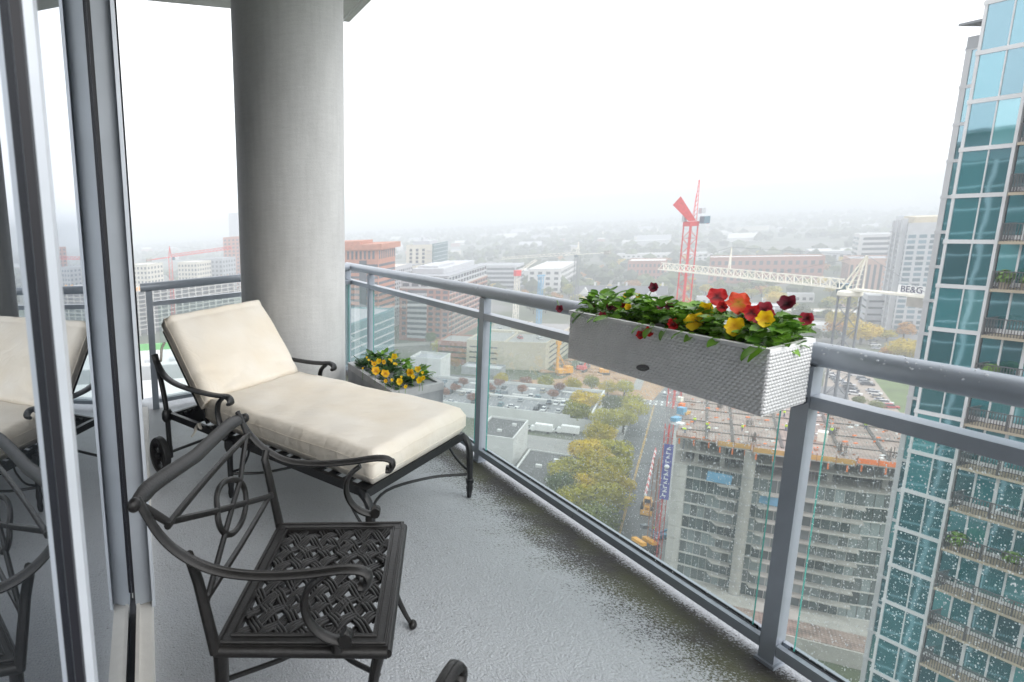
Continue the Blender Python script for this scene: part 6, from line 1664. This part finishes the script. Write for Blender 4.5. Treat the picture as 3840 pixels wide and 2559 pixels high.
def flower(parent, c, n, size, mat, seed=0, closed=.15, droop=False):
    """five overlapping cupped petals facing n"""
    r = random.Random(seed); X, Y, Nn = frame_of(n); c = Vector(c); vs = []; fs = []; at = []
    spec = [(64, 1.1, .52), (116, 1.1, .52), (178, .9, .46), (2, .9, .46), (270, 1.0, .62)]
    for k, (ang, ln, wd) in enumerate(spec):
        a = rad(ang + r.uniform(-8, 8)); ln *= size * .56 * r.uniform(.92, 1.08); wd *= size * .56 * r.uniform(.9, 1.1); d = X * cos(a) + Y * sin(a); e = -X * sin(a) + Y * cos(a)
        off = Nn * (.0012 * (k - 2)); rows = 5; colsn = 5; base = len(vs); ruf = r.uniform(0, 6)
        for i in range(rows):
            f_ = i / (rows - 1)
            for j in range(colsn):
                g = (j / (colsn - 1) - .5) * 2
                wdt = wd * (sin(pi * (.12 + .80 * f_)) ** .8)
                x_ = ln * (f_ * .98 - .10 * g * g * f_); lift = closed * ln * (f_ ** 1.6) + .10 * wd * g * g + .05 * size * sin(3 * g + ruf) * f_ * f_ - (.12 * ln * f_ ** 3)
                vs.append(c + d * x_ + e * (wdt * g) + Nn * lift + off); at.append(f_)
        for i in range(rows - 1):
            for j in range(colsn - 1): q = base + i * colsn + j; fs.append((q, q + 1, q + colsn + 1, q + colsn))
    b = MB(); b.add(vs, fs); o = b.build('flower', mat, parent, smooth=2, fix=False); set_attr(o, at); return o


def leaves(name, parent, pts, mat, seed):
    """pts: (position, direction, length, width)"""
    r = random.Random(seed); vs = []; fs = []; at = []
    for (p, d, ln, wd) in pts:
        p = Vector(p); d = Vector(d).normalized(); s = d.cross(Vector((0, 0, 1)))
        if s.length < .1: s = Vector((1, 0, 0))
        s.normalize(); up = s.cross(d); base = len(vs); sh = r.uniform(0, 1); curl = r.uniform(.1, .5); tw_ = r.uniform(-.5, .5); s2 = s * cos(tw_) + up * sin(tw_); up2 = s2.cross(d)
        prof = (.30, .86, 1.0, .93, .66, .16)
        for i, w_ in enumerate(prof):
            f_ = i / 5; q = p + d * ln * f_ - up2 * (curl * ln * f_ * f_)
            for g in (-1, 0, 1):
                vs.append(q + s2 * (g * wd * .5 * w_ * (1 + .12 * (i % 2))) + up2 * (abs(g) * wd * .14)); at.append(min(1, max(0, sh * .75 + (.0 if g else .22) + r.uniform(-.08, .08))))
        for i in range(5):
            for j in range(2): q = base + i * 3 + j; fs.append((q, q + 1, q + 4, q + 3))
    b = MB(); b.add(vs, fs); o = b.build(name, mat, parent, smooth=2, fix=False); set_attr(o, at); return o


# --- woven box
fx, bx_, y0r, y1r = 1.669, 1.882, .988, 1.842          # front, back (u) and ends (v)
zb, zt = .893, 1.077
fb_ = thing('railing_flower_box', 'long pale grey woven plastic flower box hooked on the handrail', 'flower box', W((fx + bx_) / 2, 1.415, zb))
b = MB(); th = .006
b.box(fx, fx + th, y0r, y1r, zb, zt); b.box(bx_ - th, bx_, y0r, y1r, zb, zt); b.box(fx + th, bx_ - th, y0r, y0r + th, zb, zt); b.box(fx + th, bx_ - th, y1r - th, y1r, zb, zt); b.box(fx + th, bx_ - th, y0r + th, y1r - th, zb, zb + th)
bd = b.build('box', M_weave, fb_, WP)
b = MB()
for (u0, u1, v0, v1) in ((fx - .006, fx + .009, y0r - .006, y1r + .006), (bx_ - .009, bx_ + .006, y0r - .006, y1r + .006), (fx + .009, bx_ - .009, y0r - .006, y0r + .009), (fx + .009, bx_ - .009, y1r - .009, y1r + .006)):
    b.box(u0, u1, v0, v1, zt - .004, zt + .007)
b.build('rim', M_weave, fb_, WP)
b = MB()                                                 # raised strands, staggered as a basket weave
nr = 17; dz = (zt - zb - .010) / nr
def strand(P, a0, a1, z0, z1, o_):
    am = (a0 + a1) / 2; h0 = z0 + (z1 - z0) * .12; h1 = z1 - (z1 - z0) * .05; sl = (z1 - z0) * .22
    vs = [P(a0, h0 + sl, .0002), P(a0, h1 + sl, .0002), P(a0 + (a1 - a0) * .25, h0 + sl * .5, o_), P(a0 + (a1 - a0) * .25, h1 + sl * .5, o_), P(a1 - (a1 - a0) * .25, h0 - sl * .5, o_), P(a1 - (a1 - a0) * .25, h1 - sl * .5, o_), P(a1, h0 - sl, .0002), P(a1, h1 - sl, .0002)]
    b.add(vs, [(0, 2, 3, 1), (2, 4, 5, 3), (4, 6, 7, 5), (1, 3, 5, 7), (0, 6, 4, 2)])
for i in range(nr):
    z0 = zb + .004 + dz * i; z1 = z0 + dz
    k = 0; a = y0r + (.0 if i % 2 else -.008)
    while a < y1r - .004:
        strand(lambda a_, z_, o_: (fx - o_, a_, z_), max(a, y0r), min(a + .0155, y1r), z0, z1, .0024); a += .0162
    a = fx + (.0 if i % 2 else -.007)
    while a < bx_ - .004:
        strand(lambda a_, z_, o_: (a_, y0r - o_, z_), max(a, fx), min(a + .0135, bx_), z0, z1, .0048); strand(lambda a_, z_, o_: (a_, y1r + o_, z_), max(a, fx), min(a + .0135, bx_), z0, z1, .004); a += .0142
wv = b.build('weave', M_weave, bd, WP, smooth=2, fix=False); wv['kind'] = 'stuff'
cE = Vector((fx - .0042, 1.435, .937))
b = MB(); n = 24
ring = [(cE.x, cE.y + .029 * cos(2 * pi * k / n), cE.z + .0115 * sin(2 * pi * k / n) - .004 * cos(2 * pi * k / n)) for k in range(n)]
b.add(ring + [(fx - .001, p[1], p[2]) for p in ring], [tuple(range(n))] + [(k, (k + 1) % n, n + (k + 1) % n, n + k) for k in range(n)]); em = b.build('emblem', M_emblem, fb_, WP)
b = MB(); b.tube([(cE.x - .0006, cE.y - .022 + .0055 * k, cE.z + .002 * sin(2.4 * k) + .003 - .0012 * k) for k in range(9)], .0009, n=5); b.tube([(cE.x - .0006, cE.y - .012 + .005 * k, cE.z - .004 - .0008 * k + .0014 * sin(2 * k)) for k in range(6)], .0009, n=5); b.build('emblem_mark', M_emb2, em, WP)
b = MB(); b.box(fx + .007, bx_ - .007, y0r + .007, y1r - .007, zb + .02, zt - .028); b.build('soil', M_soil, fb_, WP)
b = MB()
for v in (1.03, 1.42, 1.80):
    b.box(bx_ + .0005, bx_ + .008, v, v + .03, zb + .02, zt + .03); b.box(bx_ + .0005, UC + .038, v, v + .03, zt + .0145, zt + .02) if False else None
    b.tube([(bx_ + .006, v + .015, zt - .02), (bx_ + .012, v + .015, 1.062), (UC - .01, v + .015, 1.0685), (UC + .03, v + .015, 1.058), (UC + .042, v + .015, 1.02)], .004, n=6)
b.box(bx_ - .03, bx_ + .035, y0r + .01, y0r + .06, zb - .010, zb + .008); b.build('bracket', M_emblem, fb_, WP)

# flowers read from the photo, placed over the middle of the box
def on_u(px, py, u):
    d = pix(px, py); t_ = u / d.x; return Vector((u, d.y * t_, CAM_Z + d.z * t_))
z8 = lambda x, y: (2000 + x / 1.961, 1000 + y / 1.961)
FLW = [(1352, 228, 1.76, .062, M_red, .15), (1510, 272, 1.75, .068, M_ored, .10), (1603, 340, 1.74, .046, M_red, .3), (1693, 330, 1.77, .055, M_pink, .35), (1705, 388, 1.72, .046, M_yel, .5), (1268, 330, 1.77, .054, M_yel, .45),
       (1180, 410, 1.71, .060, M_yel, .12), (1478, 445, 1.70, .055, M_yel, .4), (855, 480, 1.665, .036, M_red, .5), (788, 505, 1.66, .030, M_red, .5), (1025, 432, 1.69, .040, M_red, .7), (885, 160, 1.79, .036, M_mar, .8),
       (192, 312, 1.80, .034, M_mar, .8), (1868, 280, 1.79, .046, M_mar, .9), (2012, 385, 1.84, .040, M_pink, .8), (700, 302, 1.73, .026, M_yel, .6), (600, 297, 1.74, .032, M_mar, .5), (1000, 298, 1.76, .030, M_mar, .6), (510, 366, 1.69, .032, M_pink, .7), (655, 288, 1.80, .026, M_red, .6), (1650, 412, 1.73, .028, M_pink, .7), (770, 218, 1.8, .018, M_yel, .9), (680, 215, 1.79, .02, M_yel, .8), (1300, 390, 1.74, .028, M_yel, .6), (1390, 300, 1.75, .034, M_red, .5), (1560, 330, 1.79, .030, M_red, .7), (1740, 352, 1.75, .026, M_pink, .8), (430, 300, 1.76, .022, M_mar, .8), (930, 300, 1.76, .024, M_mar, .7), (560, 300, 1.72, .026, M_mar, .7), (1640, 330, 1.8, .032, M_red, .6)]
SPOT = [1.75, 1.62, 1.47, 1.33, 1.18, 1.06]
LBL = ['leafy pansy plant at the column end of the rail box with drooping maroon flower', 'pansy plant with small yellow and maroon blooms second from the box left end',
       'bushy pansy plant with red bloom hanging over the box front', 'pansy plant with big yellow and tall red blooms mid box', 'pansy plant with orange red and yellow blooms right of the box middle', 'pansy plant with pointed maroon buds at the near right end of the box']
plants = []
rp = random.Random(5)
for i, v in enumerate(SPOT):
    c = Vector(W(1.775, v, zt - .03)); t = thing('pansy_plant', LBL[i], 'plant', c, 'pansies in the rail box'); plants.append((t, c))
    pts = []; NL = (125, 110, 150, 130, 125, 140)[i]
    for k in range(NL):
        a = rp.uniform(0, 2 * pi); rr = .095 * math.sqrt(rp.random()); h = rp.uniform(.0, .105) * (1 - rr / .2)
        pu, pv = 1.775 + rr * cos(a) * .8, v + rr * sin(a) * .85
        p = Vector(W(min(max(pu, 1.672), 1.875), min(max(pv, .985), 1.835), zt - .012 + h)); el = rp.uniform(-.35, .95)
        d = Vector((cos(a) * cos(el) + rp.uniform(-.3, .3), sin(a) * cos(el) + rp.uniform(-.3, .3), sin(el))); pts.append((p, d, rp.uniform(.024, .042), rp.uniform(.022, .036)))
    for k in range(2):
        p = Vector(W(fx + .004, v + rp.uniform(-.07, .07), zt + .008)); pts.append((p, Vector((-1, rp.uniform(-.5, .5), rp.uniform(-.9, -.1))), rp.uniform(.035, .06), rp.uniform(.024, .036)))
    leaves('foliage', t, pts, M_leafA, 50 + i)
for k, (x, y, u, s, mm, cl) in enumerate(FLW):
    c = on_u(*z8(x, y), u); t, pc = min(plants, key=lambda q: (q[1] - c).length)
    to = (Vector((0, 0, CAM_Z)) - c).normalized(); nrm_ = (to + Vector((rp.uniform(-.4, .4), rp.uniform(-.4, .4), rp.uniform(-.1, .45)))).normalized()
    fo = flower(t, c, nrm_, s * .92, mm, 100 + k, cl)
    b = MB(); st0 = Vector((min(max(c.x, 1.70), 1.85), c.y + .02, zt)); b.tube(bez([st0, (st0 + c) / 2 + Vector((0, .01, .02)), c - nrm_ * .004], 4), .0014, n=5); b.build('stem', M_stem, fo, smooth=2)

# --- planter on the floor
pu0, pu1, pv0, pv1, pz = 1.422, 1.802, 3.185, 4.09, .452
pt = thing('floor_planter', 'rectangular dark grey planter trough standing between column and railing', 'planter', W(1.61, 3.64, 0))
b = MB(); k = .012
b.hexa([(pu0 + k, pv0 + k, 0.002), (pu1 - k, pv0 + k, 0.002), (pu1 - k, pv1 - k, 0.002), (pu0 + k, pv1 - k, 0.002), (pu0, pv0, pz - .012), (pu1, pv0, pz - .012), (pu1, pv1, pz - .012), (pu0, pv1, pz - .012)]); b.build('trough', M_plant, pt, WP)
b = MB(); r_ = .03
for q in ((pu0, pu0 + r_, pv0, pv1), (pu1 - r_, pu1, pv0, pv1), (pu0 + r_, pu1 - r_, pv0, pv0 + r_), (pu0 + r_, pu1 - r_, pv1 - r_, pv1)): b.box(*q, pz - .045, pz)
b.build('rim', M_rim, pt, WP)
b = MB(); b.box(pu0 + r_, pu1 - r_, pv0 + r_, pv1 - r_, pz - .04, pz - .018); b.build('soil', M_soil, pt, WP)
zz = lambda x, y: (1250 + x / 3.92, 1250 + y / 3.92)
YF = [(620, 560, .058, M_gold), (765, 602, .056, M_gold), (1130, 588, .05, M_gold), (1240, 535, .04, M_yel), (668, 420, .04, M_yel), (600, 460, .036, M_gold), (838, 405, .032, M_yel), (895, 350, .045, M_yel), (910, 458, .03, M_yel), (975, 715, .042, M_yel), (1272, 695, .042, M_yel), (1322, 660, .026, M_yel),
      (1000, 645, .018, M_yel), (862, 690, .02, M_yel), (770, 706, .024, M_gold), (1062, 788, .022, M_yel), (1310, 585, .02, M_yel), (1170, 640, .026, M_yel), (492, 358, .016, M_yel), (742, 425, .03, M_gold), (520, 395, .018, M_yel), (565, 420, .016, M_gold), (435, 520, .014, M_gold)]
PSP = [(1.52, 3.36), (1.70, 3.42), (1.55, 3.62), (1.70, 3.72), (1.53, 3.88), (1.69, 3.98)]
PL2 = ['yellow pansy plant at the near front corner of the floor planter', 'yellow pansy plant at the near right corner of the floor planter', 'pansy plant with the two biggest gold blooms in the floor planter', 'pansy plant with single gold bloom by the railing side of the planter', 'small yellow pansy plant by the column end of the planter', 'leafy pansy plant at the far right corner of the planter']
pls = []
for i, (u, v) in enumerate(PSP):
    c = Vector(W(u, v, pz - .02)); t = thing('pansy_plant', PL2[i], 'plant', c, 'pansies in the floor planter'); pls.append((t, c)); pts = []
    for k in range(64):
        a = rp.uniform(0, 2 * pi); rr = .10 * math.sqrt(rp.random()); el = rp.uniform(.1, 1.2)
        p = Vector(W(min(max(u + rr * cos(a), pu0 + .035), pu1 - .035), min(max(v + rr * sin(a), pv0 + .035), pv1 - .035), pz - .012 + rp.uniform(0, .05)))
        pts.append((p, Vector((cos(a) * cos(el), sin(a) * cos(el), sin(el))), rp.uniform(.028, .055), rp.uniform(.02, .034)))
    leaves('foliage', t, pts, M_leafA if i % 2 else M_leafB, 80 + i)
for k, (x, y, s, mm) in enumerate(YF):
    c = G(*zz(x, y), pz + .055 + .02 * rp.random()); t, pc = min(pls, key=lambda q: (q[1] - c).length)
    to = (Vector((0, 0, CAM_Z)) - c).normalized(); nrm_ = (to + Vector((rp.uniform(-.4, .4), rp.uniform(-.4, .4), rp.uniform(.0, .5)))).normalized(); fo = flower(t, c, nrm_, s, mm, 200 + k, rp.uniform(.1, .5))
    b = MB(); b.tube([Vector((c.x, c.y + .01, pz - .01)), c - nrm_ * .003], .0014, n=5); b.build('stem', M_stem, fo, smooth=2)
for i, (x, y, lb) in enumerate(((440, 480, 'big ribbed kale leaves at the column end of the planter'), (840, 520, 'big ribbed kale leaves in the middle of the planter'), (600, 365, 'dusty green kale leaves at the far left of the planter'), (1110, 720, 'dark kale leaves near the front right of the planter'))):
    c = G(*zz(x, y), pz + .01); t = thing('kale_plant', lb, 'plant', c, 'kale in the floor planter'); pts = []
    for k in range(13):
        a = 2 * pi * k / 13 + rp.uniform(-.2, .2); el = rp.uniform(.25, 1.2); pts.append((c + Vector((.01 * cos(a), .01 * sin(a), 0)), Vector((cos(a) * cos(el), sin(a) * cos(el), sin(el))), rp.uniform(.06, .10), rp.uniform(.03, .05)))
    leaves('foliage', t, pts, M_leafB, 90 + i)
# ------------------------------------------------------------------ air
m = bpy.data.materials.new('haze_air'); m.use_nodes = True; t = m.node_tree; t.nodes.clear()
oo = t.nodes.new('ShaderNodeOutputMaterial'); pv = t.nodes.new('ShaderNodeVolumePrincipled')
pv.inputs['Color'].default_value = (.80, .825, .865, 1); pv.inputs['Density'].default_value = 0.00082; pv.inputs['Anisotropy'].default_value = 0.0
t.links.new(pv.outputs[0], oo.inputs['Volume'])
b = MB(); b.box(-6700, 6700, -6700, 6700, -89.5, 42)
hz = b.build('haze', m); tag(hz, 'pale wet haze hanging over the city', 'haze', kind='stuff')
hz.display_type = 'WIRE'
